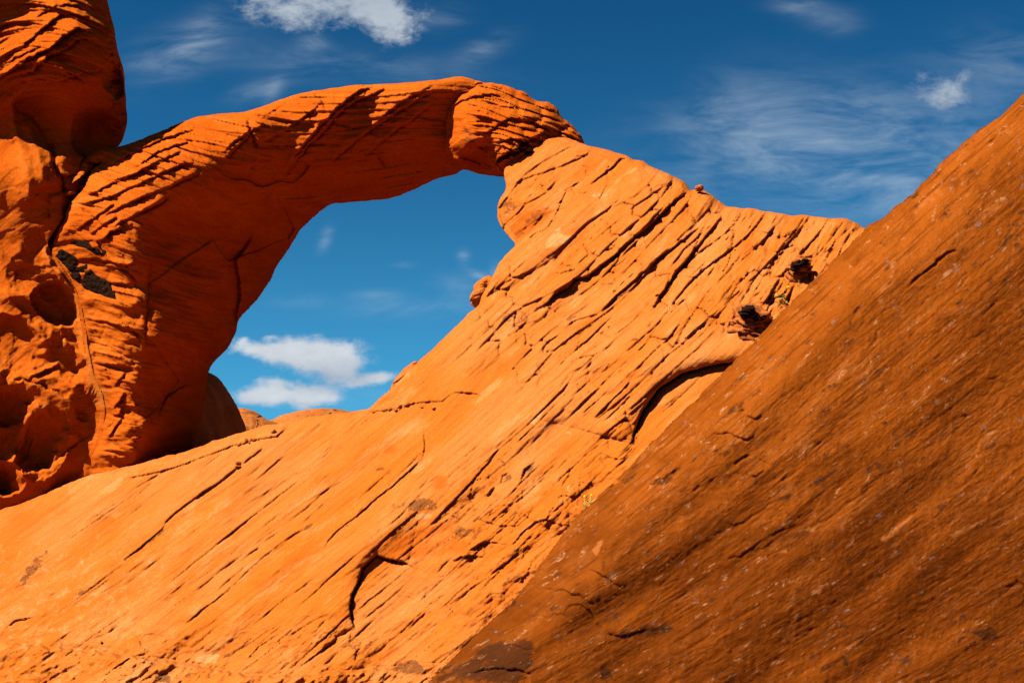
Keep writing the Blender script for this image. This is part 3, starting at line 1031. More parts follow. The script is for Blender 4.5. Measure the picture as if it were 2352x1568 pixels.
    S(12, [(630, 1300), (690, 1250), (745, 1230), (730, 1265), (670, 1300)], .9, soft=1.5)
    S(12, [(1050, 1510), (1150, 1400), (1320, 1230), (1350, 1260), (1200, 1420)], .48)
    S(4, [(255, 1090), (290, 1040), (390, 1010), (440, 1040), (440, 1090), (340, 1120)], .48)
    S(4, [(380, 1085), (440, 1035), (445, 1085), (420, 1110)], .7)
    S(6, [(70, 560), (130, 440), (230, 355), (245, 380), (190, 470), (110, 560)], .56)
    S(6, [(370, 590), (400, 560), (460, 548), (440, 580), (390, 600)], .72)
    S(6, [(200, 620), (260, 570), (300, 560), (240, 620)], .5)
    S(6, [(960, 640), (985, 570), (1000, 530), (980, 600), (965, 650)], .55)
    S(6, [(1930, 960), (1980, 920), (2060, 905), (2110, 960), (2080, 985), (1980, 985)], .8)
    S(6, [(765, 1000), (800, 980), (840, 985), (845, 1029), (790, 1029)], .95)
    S(6, [(1080, 900), (1130, 870), (1170, 880), (1130, 910)], .6)
    S(6, [(1700, 860), (1740, 790), (1800, 820), (1770, 870)], .58)
    S(6, [(1560, 800), (1620, 765), (1650, 790), (1590, 820)], .6)
    S(6, [(1680, 990), (1930, 970), (1930, 1000), (1700, 1010)], .4)
    S(7, [(385, 440), (380, 425), (405, 435), (400, 450)], .9)
    S(7, [(490, 530), (530, 460), (575, 450), (560, 490)], .75)
    S(7, [(395, 555), (410, 510), (450, 500), (440, 540)], .75)
    S(7, [(140, 820), (180, 760), (260, 790), (210, 830)], .58)
    S(7, [(420, 970), (450, 880), (490, 860), (480, 940)], .58)
    S(7, [(380, 1060), (430, 1010), (520, 1000), (480, 1060)], .5)
    S(7, [(790, 640), (870, 600), (970, 555), (900, 620), (830, 660)], .5)
    S(4, [(1000, 1180), (1030, 1170), (1060, 1195), (1040, 1210)], .85)
    S(4, [(510, 1270), (560, 1230), (620, 1220), (560, 1280)], .6)
    S(4, [(640, 1080), (720, 1010), (700, 1060), (640, 1110)], .6)
    S(4, [(830, 875), (900, 870), (910, 885), (860, 890)], .7)
    S(4, [(1470, 980), (1560, 900), (1620, 930), (1560, 1010)], .42)
    S(4, [(1340, 920), (1440, 910), (1450, 945), (1360, 955)], .42)
    S(4, [(1380, 440), (1420, 420), (1440, 440), (1400, 450)], .6)
    S(9, [(1160, 440), (1180, 460), (1190, 470)], .9, soft=1)
    S(9, [(1290, 455), (1340, 450), (1330, 475)], .8, soft=1.5)
    S(9, [(1070, 285), (1110, 280), (1170, 320), (1150, 325)], .8, soft=1.5)
    for q in ([(1010, 940), (1100, 880), (1250, 935), (1180, 1000), (1000, 1040)], [(1330, 590), (1450, 560), (1560, 590), (1440, 620)], [(1650, 420), (1760, 350), (1780, 370), (1700, 430)], [(1050, 880), (1140, 840), (1150, 900)]):
        S(9, q, .8, 'pale', 5)
    for q in ([(530, 240), (570, 190), (620, 160), (600, 210), (560, 260)], [(700, 590), (740, 545), (740, 590)], [(700, 300), (740, 280), (760, 310)]):
        S(7, q, .75, 'pale', 3)
    S(12, [(1560, 1170), (1650, 1145), (1760, 1150), (1700, 1200), (1600, 1200)], .8, 'pale', 4)
    S(6, [(960, 912), (1040, 880), (1085, 890), (1060, 930)], .8, 'pale', 3)
    S(6, [(2010, 205), (2060, 185), (2140, 190), (2100, 215)], .6, 'pale', 3)
    rz = smooth(330, 520, x + 20 * pn(x / 40, y / 40, 301)) * smooth(410, 520, y + 25 * pn(x / 50, y / 50, 302)) * (1 - smooth(600, 670, y))
    F.deep += 0.42 * rz
    h += rz * (0.022 * fbm(x / 16, y / 16, 303, 4, .6) + 0.03 * fbm(u / 30, v / 9, 304, 3) + 0.05 * facets(u + 6 * pn(x / 22, y / 22, 306), v + 5 * pn(x / 18, y / 18, 307), 30, 17, 308))
    rb = smooth(590, 640, y - 0.02 * x) * (1 - smooth(330, 470, x))
    h += rb * (0.03 * fbm(u / 22, v / 9, 305, 4, .6))
    yl = np.interp(x + 5 * pn(x / 18, x * 0 + 4, 310), [-150, 0, 60, 140, 190, 248, 300, 390, 440], [648, 640, 646, 655, 662, 674, 673, 666, 662]) + 2.5 * pn(x / 9, x * 0 + 8, 311)
    bn = smooth(0, 5, y - yl)
    h += bn * (0.16 + 0.045 * fbm(u / 26, v / 10, 312, 4, .6)) - .012 * np.exp(-((y - yl) / 1.2) ** 2)
    F.deep += .2 * bn
    F.pale += .42 * smooth(330, 120, x) * smooth(480, 560, y)
    F.deep += 0.30 * right
    for q in ([(1310, 560), (1480, 580), (1440, 680), (1320, 660)], [(1700, 800), (1880, 830), (1860, 1000), (1740, 980)], [(1400, 1290), (1900, 1220), (2100, 1500), (1300, 1568)]):
        S(12, q, .62, 'deep', 8)
    # rounding into the edges
    z = slab_z(x, y)
    R = np.where(y > 410 - 0.0, 0.34, 0.30)
    Rp = 20.0
    t = np.clip(s / Rp, 0, 1)
    edge = R * (1 - np.sqrt(np.clip(1 - (1 - t) ** 2, 0, 1)))
    # cracks notch the outline a little
    fade = smooth(-0.5, 5, s)
    return z - h * (0.35 + 0.65 * fade) + edge, F, None


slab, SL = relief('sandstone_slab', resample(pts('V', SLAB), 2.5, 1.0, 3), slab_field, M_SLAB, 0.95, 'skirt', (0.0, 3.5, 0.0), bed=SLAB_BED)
tag(slab, 'broad bright orange sandstone slab striped with slanting cracks, rising to the right foot of the arch', 'rock slab')


def on_slab(X, Y):
    k = np.argmin((SL[0] - X) ** 2 + (SL[1] - Y) ** 2)
    return float(SL[2][k])


# ------------------------------------------------------------------ natural arch
ARCH_BED = bed_field([(180, 480, 27), (300, 420, 24), (420, 340, 27), (560, 400, 38), (700, 330, 37), (850, 300, 36), (980, 250, 33), (1090, 270, 15), (1180, 240, -12), (1280, 290, -32),
                      (1130, 340, 22), (450, 700, -4), (250, 650, -24), (260, 850, -25), (300, 1000, -20), (600, 560, 25), (100, 100, 10), (200, 150, -18), (60, 150, 28), (60, 500, 60), (40, 900, 40),
                      (150, 750, -30), (520, 650, 8), (600, 250, 14), (800, 210, 8)], (-160, -120, 640, 560))
TOP = [(282, 336), (305, 327), (330, 318), (365, 303), (400, 288), (450, 269), (510, 261), (560, 258), (590, 250), (620, 238), (680, 217), (720, 209), (760, 204), (820, 195), (900, 193), (975, 187), (1020, 181),
       (1062, 176), (1090, 184)]
INNER = [(1157, 405), (1110, 402), (1075, 392), (1060, 387), (1050, 400), (1000, 412), (950, 436), (920, 449), (880, 460), (860, 460), (800, 465), (765, 467), (735, 485), (712, 508), (690, 525), (680, 545), (665, 570),
         (650, 590), (630, 620), (625, 640), (610, 660), (590, 690), (560, 720), (545, 738), (545, 760), (530, 786), (520, 805), (485, 838), (479, 850), (474, 890), (462, 960), (440, 1040)]
SEAM = [(160, 1180), (205, 1060), (232, 1000), (242, 944), (232, 900), (217, 871), (200, 800), (197, 758), (190, 715), (177, 670), (150, 620), (118, 580), (108, 555), (112, 520), (122, 495), (132, 470), (145, 452), (165, 430), (178, 400), (198, 362), (235, 340)]
CRACK = [(235, 372), (215, 378), (205, 402), (195, 430), (180, 448), (158, 468), (152, 485), (146, 503), (130, 522), (108, 556)]
ARCH = TOP + [(1130, 210), (1200, 260), (1230, 330), (1190, 380)] + INNER + [(440, 1180)] + [(x_ - 9, y_) for x_, y_ in SEAM]
arch_z = tps(*ctrl('V', [
    (282, 335, 16.0), (450, 268, 15.8), (620, 238, 15.25), (820, 195, 15.05), (1062, 176, 14.95), (1230, 260, 15.2),
    (165, 480, 15.3), (230, 520, 15.0), (330, 430, 14.75), (470, 395, 14.65), (600, 285, 14.72), (760, 238, 14.75), (900, 224, 14.72), (1000, 214, 14.68), (620, 360, 14.98), (760, 310, 15.0), (900, 295, 14.97), (1000, 280, 14.92),
    (330, 370, 15.1), (480, 310, 15.0), (240, 420, 15.3),
    (500, 500, 15.3), (600, 430, 15.25), (760, 390, 15.3), (900, 360, 15.25), (1000, 340, 15.2),
    (690, 525, 16.6), (765, 467, 16.3), (880, 460, 16.2), (1000, 412, 15.9), (1060, 387, 15.7), (1157, 405, 15.4),
    (320, 560, 14.75), (320, 700, 14.7), (315, 850, 14.8), (295, 1000, 14.95), (290, 1080, 15.2),
    (420, 600, 15.5), (430, 800, 15.6), (400, 1000, 15.9), (545, 740, 16.7), (480, 860, 16.7), (550, 640, 16.2), (620, 640, 17.0), (440, 1040, 16.7),
    (180, 640, 15.35), (230, 740, 15.2), (200, 860, 15.5), (240, 960, 15.4), (200, 1080, 15.8)]), 2e-4)


def arch_field(x, y, s):
    F = Field(x, y, 1.0, 111)
    u, v = ARCH_BED(x, y)
    X, Y = x / V2T, y / V2T
    h = F.h
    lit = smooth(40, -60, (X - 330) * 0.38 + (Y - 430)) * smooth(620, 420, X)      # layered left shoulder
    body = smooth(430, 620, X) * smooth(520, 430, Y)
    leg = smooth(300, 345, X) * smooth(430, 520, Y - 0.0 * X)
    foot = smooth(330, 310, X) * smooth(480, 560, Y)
    h += 0.12 * fbm(u / 120, v / 50, 121, 3)
    s1, i1, f1 = shingles(u, v, 9, 131, 90, 1.5)
    s2, i2, f2 = shingles(u, v, 4.2, 141, 50, 1.3)
    s3, i3, f3 = shingles(u, v, 17, 151, 130, 2.0)
    h += lit * (0.085 * s1 + 0.04 * s2 + 0.06 * s3 - .07 * cracks(u, v, 90, 6, 161, .10, -.05))
    L = 34 + 30 * rnd(i1, 162)
    ub = u / L + rnd(i1, 163) * 9
    fb = np.abs(ub - np.round(ub)) * L
    h -= lit * 0.04 * np.exp(-(fb / 1.4) ** 2)
    h += body * smooth(-5, 20, s) * .16 * facets(u + 8 * pn(x / 30, y / 30, 184), v + 5 * pn(x / 30, y / 30, 185), 70, 20, 186)
    h += body * (0.10 * s3 * smooth(-.3, .4, pn(u / 60, v / 30, 152)) + 0.05 * s1 + 0.014 * s2 - .05 * cracks(u, v, 110, 10, 165, .07, .05))
    h += leg * (0.008 * s1 + 0.008 * s2 + 0.10 * fbm(X / 170, Y / 120, 155, 3) + .16 * facets(x + 5 * pn(x / 50, y / 50, 181), y + 5 * pn(x / 50, y / 50, 182), 70, 95, 183))
    h += foot * (0.04 * s1 * smooth(0, .5, pn(u / 40, v / 30, 158)) + 0.010 * s2 + .08 * facets(u + 6 * pn(x / 20, y / 20, 187), v + 4 * pn(x / 20, y / 20, 188), 30, 14, 189) + 0.10 * fbm(u / 30, v / 16, 156, 3))
    h += 0.014 * fbm(u / 22, v / 3.0, 171, 3) + 0.010 * fbm(x / 7, y / 7, 173, 3)
    W = lambda c, q, *a, **k: F.ledge(pts(c, q), *a, **k)
    # beds sweeping along the span
    W(3, [(0, 690), (60, 630), (150, 545), (165, 480)], .10, 9, 1, .05, 1.3, .3)
    W(3, [(370, 800), (440, 700), (520, 600), (600, 530), (680, 440), (760, 370), (850, 310), (1000, 250)], .22, 16, 1, .05, 1.4, .2)
    W(3, [(400, 730), (470, 620), (560, 520), (640, 440), (740, 340), (840, 260), (960, 225)], .16, 12, 1, .04, 1.3, .2)
    W(3, [(650, 735), (720, 650), (830, 560), (960, 470), (1100, 390), (1230, 310), (1310, 260)], .15, 13, 1, .04, 1.3, .2)
    W(3, [(720, 660), (860, 530), (1010, 410), (1140, 320), (1300, 230)], .11, 10, 1, .03, 1.3, .2)
    W(3, [(870, 700), (930, 620), (1080, 500), (1200, 420), (1330, 330)], .13, 12, 1, .03, 1.3, .2)
    W(3, [(150, 800), (160, 740), (230, 690), (290, 690), (310, 720)], .10, 9, 1, .02, 1.3, .3)
    W(3, [(540, 770), (580, 720), (650, 730)], .08, 7, 1, .02, 1.3, .3)
    W(3, [(200, 600), (330, 540), (440, 470), (560, 380), (620, 320)], .10, 10, 1, .03, 1.3, .25)
    F.groove(pts(3, [(140, 440), (165, 520), (190, 580), (200, 610)]), .10, 1.4)
    F.groove(pts(3, [(560, 270), (610, 315), (640, 380)]), .10, 1.4)
    W(3, [(240, 420), (390, 330), (560, 280)], .07, 8, 1, .02, 1.3, .3)
    W(3, [(0, 640), (80, 560), (150, 530), (250, 470)], .12, 9, 1, .04, 1.3, .3)
    # shoulder ledges (left)
    for q in ([(690, 1110), (850, 1060), (1000, 990), (1120, 935)], [(520, 1250), (700, 1200), (860, 1130), (1000, 1060), (1190, 1000)], [(640, 1320), (800, 1250), (960, 1180), (1120, 1110), (1220, 1060)],
              [(450, 1230), (620, 1160), (780, 1090), (900, 1020), (1050, 960)], [(700, 1390), (830, 1330), (960, 1260), (1040, 1195)], [(480, 1420), (580, 1330), (700, 1250)], [(560, 1440), (640, 1380), (720, 1330)],
              [(700, 1000), (900, 900), (1060, 840), (1200, 790)], [(780, 1050), (960, 940), (1160, 880)], [(620, 1480), (690, 1420), (760, 1400)]):
        W(1, q, .13, 8, 1, .06, 1.5, .2)
    F.groove(pts(1, [(1000, 890), (1040, 940), (1080, 980)]), .07, 1.2)
    F.groove(pts(1, [(430, 1180), (520, 1290), (620, 1380), (690, 1400)]), .06, 1.2)
    # arris between the sunlit foot and the shaded leg, notches on it
    for q in ([(660, 920), (690, 880), (720, 850)], [(650, 1040), (690, 1000), (720, 960)], [(640, 1090), (700, 1080)], [(620, 1210), (640, 1190), (700, 1100)], [(540, 790), (640, 800), (700, 830)], [(600, 230), (720, 260), (780, 330)], [(620, 330), (700, 340), (770, 350)],
              [(480, 540), (620, 560), (740, 600), (820, 640)], [(440, 200), (560, 190), (700, 240), (770, 220)]):
        W(2, q, .12, 8, 1, .05, 1.4, .3)
    F.hollow(pts(2, [(600, 1000)]), 17, 36, -14, .10, 2.5)
    for k in range(9):
        W(2, [(600 + 6 * k, 560 + 10 * k), (560 + 4 * k, 700 + 8 * k)], .02, 4, 1, .02, 1.0, .3)
    # soffit waves
    W(2, [(850, 160), (840, 380), (830, 560), (830, 700)], -.07, 12, 1, .02, 1.5, .2)
    W(2, [(1340, 600), (1370, 440), (1370, 300), (1350, 200), (1450, 60)], -.20, 14, 1, .04, 1.6, .2)
    F.bulge(pts(2, [(1150, 250)]), 60, 42, 30, .12)
    F.bulge(pts(2, [(1050, 650)]), 40, 60, 0, .10)
    W(2, [(910, 1130), (920, 1050), (960, 980), (1050, 930), (1150, 900)], -.12, 10, 1, .04, 1.5, .2)
    W(3, [(330, 970), (500, 960), (660, 955)], .15, 12, 1, .02, 1.5, .2)
    # paint
    S = lambda c, q, v=.7, n='stain', soft=3: F.paint(n, pts(c, q), v, soft)
    S(1, [(700, 1425), (770, 1410), (760, 1440), (710, 1445)], .85, soft=2)
    S(2, [(420, 370), (450, 360), (450, 480), (520, 560), (545, 690), (560, 800), (640, 950), (620, 1060), (560, 1080), (540, 900), (500, 700), (470, 560)], .55, 'pale', 5)
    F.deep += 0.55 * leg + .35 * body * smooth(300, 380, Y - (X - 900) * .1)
    z = arch_z(x, y) + 1.0 * smooth(900, 500, Y) * smooth(250, 900, X) + 0.1
    Rp = 16.0
    t = np.clip(s / Rp, 0, 1)
    edge = 0.28 * (1 - np.sqrt(np.clip(1 - (1 - t) ** 2, 0, 1)))
    dsm, _, _, _, _ = seg_dist(x, y, pts('V', SEAM[:12]))
    h = h * smooth(-2, 9, dsm)
    # no rounding where the rock runs on into the pillar and the ground
    ds, _, _, _, _ = seg_dist(x, y, pts('V', SEAM[:12]))
    edge = edge * smooth(4, 16, ds)
    dj, _, _, _, _ = seg_dist(x, y, pts('V', CRACK))
    edge = edge + 0.30 * np.exp(-(dj / 5.0) ** 2) + np.where(inside(x, y, pts('V', CRACK[::-1] + [(60, 500), (100, 340)])), .5, 0)
    fade = smooth(-.5, 5, s)
    zf = z - h * (0.25 + 0.75 * fade) + edge
    tb = np.clip(s / 55.0, 0, 1)
    zb = np.maximum(z + edge, 16.0 + 0 * z) + 0.9 * np.sqrt(1 - (1 - tb) ** 2) + 0.15 * fbm(x / 40, y / 40, 199, 3) * tb
    return zf, F, np.maximum(zb, zf + 0.25 * tb)


arch = bpy.data.objects.new('natural_arch', None)
col.objects.link(arch)
arch.location = P3(400.0, 480.0, 15.5).tolist()
tag(arch, 'red sandstone arch curving across the sky from a shaded leg to a layered block', 'rock arch')
arch.empty_display_size = 0.5


def child(o, par):
    o.parent = par
    o.matrix_parent_inverse = par.matrix_world.inverted()


bpy.context.view_layer.update()
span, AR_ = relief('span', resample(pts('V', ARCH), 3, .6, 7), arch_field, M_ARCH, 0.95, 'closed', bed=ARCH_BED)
child(span, arch)

# the layered block at the right end of the span
BLOCK = [(1026, 270), (1040, 232), (1056, 218), (1075, 205), (1092, 186), (1130, 190), (1165, 198), (1185, 206), (1205, 212), (1225, 228), (1260, 235), (1280, 250), (1290, 268), (1306, 282), (1315, 290), (1330, 305), (1343, 325), (1338, 334), (1310, 336), (1270, 350),
         (1220, 375), (1180, 392), (1158, 406), (1130, 404), (1108, 398), (1100, 384), (1080, 376), (1060, 368), (1024, 356), (1022, 320)]
block_z = tps(*ctrl('V', [(1026, 300, 14.75), (1060, 320, 14.25), (1090, 270, 14.15), (1120, 320, 14.0), (1150, 260, 14.2), (1200, 250, 14.4), (1260, 275, 14.45), (1320, 315, 14.6), (1092, 186, 14.9), (1165, 198, 14.8), (1225, 228, 14.8), (1290, 268, 14.8),
                               (1200, 330, 13.9), (1160, 370, 14.0), (1100, 365, 14.35), (1130, 404, 14.9), (1060, 368, 14.6), (1270, 350, 14.3)]), 2e-4)


def block_field(x, y, s):
    F = Field(x, y, 0.9, 211)
    u, v = ARCH_BED(x, y)
    X, Y = x / V2T, y / V2T
    h = F.h
    face = smooth(1105, 1075, X - (Y - 300) * .25)          # smooth broken face at its left end
    lay = 1 - face
    s1, i1, f1 = shingles(u, v, 7.5, 231, 45, 1.5, 1.1)
    s2, i2, f2 = shingles(u, v, 3.0, 241, 30, 1.3)
    h += lay * 0.10 * facets(u + 5 * pn(x / 14, y / 14, 281), v + 3 * pn(x / 14, y / 14, 282), 24, 9, 283) + face * .08 * facets(x, y, 30, 34, 285)
    h += lay * (0.06 * s1 + 0.018 * s2 - .05 * cracks(u, v, 60, 5, 251, .10, 0)) + .05 * fbm(u / 30, v / 14, 255, 3)
    L = 13 + 9 * rnd(i1, 262)
    ub = u / L + rnd(i1, 263) * 9
    fb = np.abs(ub - np.round(ub)) * L
    rt = smooth(1150, 1230, X)
    h += lay * rt * (0.10 * np.clip(1 - (2 * f1 - 1) ** 2, 0, 1) * (1 - np.exp(-(fb / 4) ** 2)) - 0.05 * np.exp(-(fb / 1.4) ** 2))
    h += 0.012 * fbm(u / 20, v / 3, 271, 3) + 0.010 * fbm(x / 6, y / 6, 273, 3) + 0.03 * face * fbm(x / 18, y / 18, 275, 3)
    W = lambda c, q, *a, **k: F.ledge(pts(c, q), *a, **k)
    W(3, [(1430, 310), (1500, 270), (1570, 220), (1640, 210), (1740, 250)], .14, 9, 1, .05, 1.4, .2)
    W(3, [(1420, 370), (1480, 330), (1560, 300), (1680, 290), (1800, 320)], .10, 8, 1, .04, 1.4, .25)
    W(3, [(1640, 530), (1720, 470), (1800, 430), (1900, 450), (1960, 480)], .12, 8, 1, .04, 1.4, .25)
    W(3, [(1700, 590), (1800, 560), (1900, 570), (2010, 520)], .13, 7, 1, .05, 1.4, .25)
    W(3, [(1600, 755), (1640, 700), (1700, 650), (1760, 600)], .12, 9, 1, .05, 1.6, .3)
    W(3, [(1690, 740), (1720, 690), (1800, 650), (1920, 600)], .20, 9, 1, .10, 2.2, .3)
    W(3, [(1390, 560), (1400, 470), (1380, 400)], .0, 5, 1, .0, 1.4, .3)
    F.hollow(pts(3, [(1600, 670)]), 24, 18, 30, .35, 2.2)
    F.paint('stain', pts(3, [(1460, 480), (1540, 440), (1600, 560), (1560, 640), (1500, 600)]), .50, 6)
    F.paint('stain', pts(3, [(1500, 260), (1580, 220), (1660, 225), (1600, 260)]), .55, 3)
    F.paint('pale', pts(3, [(1390, 400), (1420, 400), (1420, 640), (1390, 670)]), .55, 4)
    F.paint('deep', pts(3, [(1500, 690), (1560, 620), (1700, 590), (1640, 700), (1600, 760)]), .8, 4)
    z = block_z(x, y) + 1.2
    t = np.clip(s / 13.0, 0, 1)
    edge = 0.30 * (1 - np.sqrt(np.clip(1 - (1 - t) ** 2, 0, 1)))
    dl, _, _, _, _ = seg_dist(x, y, pts('V', BLOCK[-3:] + BLOCK[:3]))
    edge = edge * smooth(0, 8, dl)
    fade = smooth(-.5, 4, s)
    zf = z - h * (0.3 + 0.7 * fade) + edge
    tb = np.clip(s / 30.0, 0, 1)
    zb = z + edge + 1.6 * np.sqrt(1 - (1 - tb) ** 2)
    return zf, F, np.maximum(zb, zf + 0.3 * tb)


blk, BL = relief('layered_block', resample(pts('V', BLOCK), 1.6, 1.3, 9), block_field, M_ARCH, 0.8, 'closed', bed=ARCH_BED)
child(blk, arch)
blk['label'] = 'rounded end block of thin curved layers with a flat broken face'

# ------------------------------------------------------------------ sandstone pillar
PILLAR = [(-320, -260), (238, -260), (240, -60), (246, 0), (250, 20), (258, 45), (263, 70), (269, 110), (276, 135), (280, 150), (287, 178), (288, 210), (290, 240), (291, 255), (293, 270), (291, 290), (286, 305), (284, 318), (281, 328), (270, 340), (250, 352)] + CRACK + \
         [(118, 582), (150, 622), (178, 672), (191, 715), (198, 758), (203, 800), (218, 868), (234, 900), (244, 944), (234, 1000), (207, 1060), (165, 1190), (-100, 1330), (-320, 1400)]
pil_z = tps(*ctrl('V', [
    (-150, -100, 14.5), (-80, -105, 14.3), (-40, -190, 14.5), (-150, 300, 15.2), (-150, 700, 15.6), (-150, 1100, 15.9), (-100, 1300, 16.2), (-300, 0, 15.2), (-300, 900, 16.6),
    (0, 0, 14.9), (100, -60, 14.9), (180, -150, 15.0), (245, -20, 15.5),
    (60, 130, 14.35), (150, 60, 14.35), (150, 140, 14.15), (220, 90, 14.45), (230, 170, 14.55), (285, 220, 15.3), (275, 60, 15.4),
    (20, 190, 14.55), (110, 185, 14.35), (60, 240, 15.2), (150, 250, 15.0), (210, 260, 15.2), (270, 290, 15.7), (120, 320, 15.45), (200, 330, 15.7), (180, 420, 15.6), (150, 440, 15.25),
    (150, 360, 15.2), (115, 440, 15.1), (40, 380, 15.1), (20, 280, 15.2), (60, 500, 15.0), (0, 560, 15.35), (100, 600, 15.15), (0, 700, 15.3), (130, 700, 15.1), (0, 830, 15.2), (100, 850, 15.1), (200, 780, 14.95),
    (220, 900, 15.2), (0, 960, 15.2), (110, 980, 15.15), (220, 1010, 15.3), (0, 1100, 15.45), (100, 1090, 15.45), (170, 1140, 15.7), (0, 1200, 15.8)]), 3e-4)


def pil_field(x, y, s):
    F = Field(x, y, 1.8, 311)
    u, v = ARCH_BED(x, y)
    X, Y = x / V2T, y / V2T
    h = F.h
    head = smooth(210, 175, Y + 0.25 * (X - 120) - 20)
    h += 0.10 * fbm(X / 120, Y / 120, 321, 3)
    s1, i1, f1 = shingles(u, v, 11, 331, 70, 1.6)
    s2, i2, f2 = shingles(u, v, 5, 341, 40, 1.3)
    h += head * (0.16 * s1 + 0.05 * s2 - .07 * cracks(u, v, 70, 8, 351, .1, -.1))
    edge_r = smooth(235, 265, X) * smooth(360, 300, Y)
    h += edge_r * 0.16 * fbm(X / 26, Y / 18, 361, 3)
    h += (1 - head) * (0.006 * s1 + 0.004 * s2 + .035 * facets(x + 9 * pn(x / 30, y / 30, 381), y + 9 * pn(x / 30, y / 30, 382), 34, 34, 383))
    h += 0.006 * fbm(u / 20, v / 4, 371, 3) + 0.006 * fbm(x / 7, y / 7, 373, 3)
    W = lambda c, q, *a, **k: F.ledge(pts(c, q), *a, **k)
    Hh = lambda c, p, rx, ry, rot, d, pw=3.0, rim=0.0: F.hollow(pts(c, [p]), rx * V2T / 1.0, ry * V2T, rot, d, pw, rim)
    # the head's overlapping beds
    W(1, [(0, 470), (100, 420), (220, 350), (310, 310), (400, 220), (480, 180), (560, 200)], .26, 12, 1, .06, 1.6, .15)
    W(1, [(20, 480), (110, 470), (200, 450), (300, 360), (420, 290), (480, 240), (600, 260)], .20, 9, 1, .06, 1.6, .2)
    W(1, [(230, 200), (300, 150), (380, 100), (450, 90), (560, 110)], .18, 9, 1, .06, 1.6, .2)
    W(1, [(220, 100), (330, 60), (420, 30), (540, 60)], .16, 9, 1, .05, 1.6, .2)
    W(1, [(0, 380), (80, 330), (180, 260), (240, 190)], .12, 8, 1, .04, 1.4, .2)
    W(1, [(0, 410), (120, 350), (260, 290)], .10, 7, 1, .04, 1.4, .2)
    W(1, [(80, 500), (200, 525), (330, 500), (450, 470), (680, 420)], .08, 8, 1, .03, 1.4, .2)
    Hh(1, (705, 490), 26, 42, 10, .55, 2.5)
    Hh(1, (600, 830), 60, 70, 20, .5, 2.2)
    # the wedge under the head, joints of the column
    W(1, [(310, 870), (330, 960), (330, 1010), (370, 1090), (395, 1190)], -.16, 9, 1, .10, 1.8, .1)
    W(1, [(300, 1340), (290, 1280), (310, 1200), (390, 1180), (420, 1280)], -.06, 8, 1, .06, 1.4, .2)
    W(1, [(370, 1080), (430, 1075), (500, 1090)], .10, 7, 1, .04, 1.4, .2)
    W(1, [(400, 1210), (460, 1200), (510, 1170)], .2, 8, 1, .1, 1.8, .2)
    W(1, [(490, 1060), (500, 1000), (530, 960)], .12, 6, 1, .06, 1.4, .2)
    W(1, [(40, 620), (110, 690), (190, 720), (250, 800), (300, 900)], -.10, 10, 1, .02, 1.5, .2)
    F.groove(pts(1, [(310, 1110), (300, 1050)]), .05, 1.2)
    # scoops and hollows in the sunlit lower face
    Hh(2, (330, 450), 62, 50, -30, .55, 2.6)
    Hh(2, (455, 600), 40, 62, 25, .26, 2.2)
    Hh(2, (100, 640), 118, 92, 10, .30, 2.4)
    Hh(2, (360, 770), 78, 62, 30, .26, 2.2)
    Hh(2, (240, 1250), 58, 92, -24, .55, 2.4)
    Hh(2, (50, 1180), 62, 104, -10, .5, 2.4)
    Hh(2, (30, 1450), 50, 40, -20, .6, 2.6)
    Hh(2, (160, 985), 16, 16, 0, .16, 2.6)
    Hh(2, (30, 1030), 60, 50, 10, .32, 2.6)
    Hh(2, (170, 320), 60, 40, -35, .14, 2.2)
    Hh(2, (30, 870), 14, 20, 0, .10, 2.6)
    Hh(2, (465, 1080), 22, 20, 0, .10, 2.2)
    W(2, [(40, 880), (160, 900), (220, 920), (340, 970), (390, 990)], -.16, 12, 1, .02, 1.6, .2)
    W(2, [(100, 910), (240, 840), (330, 790)], .12, 9, 1, .04, 1.5, .2)
    W(2, [(90, 320), (110, 250), (180, 230), (290, 240)], .12, 9, 1, .03, 1.5, .2)
    W(2, [(210, 320), (220, 290), (280, 290), (340, 330)], .12, 8, 1, .03, 1.5, .2)
    W(2, [(80, 210), (110, 170), (155, 155)], .10, 7, 1, .05, 1.4, .3)
    W(2, [(440, 1100), (435, 1080), (480, 1070), (500, 1090)], .06, 6, 1, .03, 1.3, .3)
    W(2, [(140, 1430), (250, 1400), (330, 1330), (400, 1270), (520, 1200)], -.12, 12, 1, .02, 1.6, .2)
    W(2, [(300, 1560), (400, 1440), (560, 1380), (700, 1300)], -.10, 9, 1, .03, 1.5, .2)
    for q, hg, wd in (([(240, 110), (300, 250), (400, 330), (440, 380), (470, 500), (500, 620), (540, 700), (545, 800)], .22, 7), ([(160, 990), (155, 1150), (110, 1290), (60, 1370), (-60, 1420)], .22, 6),
                      ([(340, 1190), (325, 1290), (270, 1380), (120, 1440), (40, 1500)], .20, 6), ([(-40, 490), (100, 520), (200, 590), (275, 690), (230, 780)], .20, 6), ([(180, 1000), (260, 1080), (340, 1180), (480, 1210)], .14, 6),
                      ([(350, 640), (440, 700), (480, 800)], .14, 6), ([(0, 360), (60, 450), (180, 560), (320, 640)], .10, 6), ([(30, 860), (160, 900), (330, 860), (480, 940)], .12, 7)):
        p_ = pts(2, q)
        i = F.win(p_, wd * 4)
        d_, arc_, _, _, _ = seg_dist(F.X[i], F.Y[i], p_)
        F.h[i] += hg * np.exp(-(d_ / wd) ** 1.5) * smooth(0, .12, arc_) * smooth(0, .12, 1 - arc_)
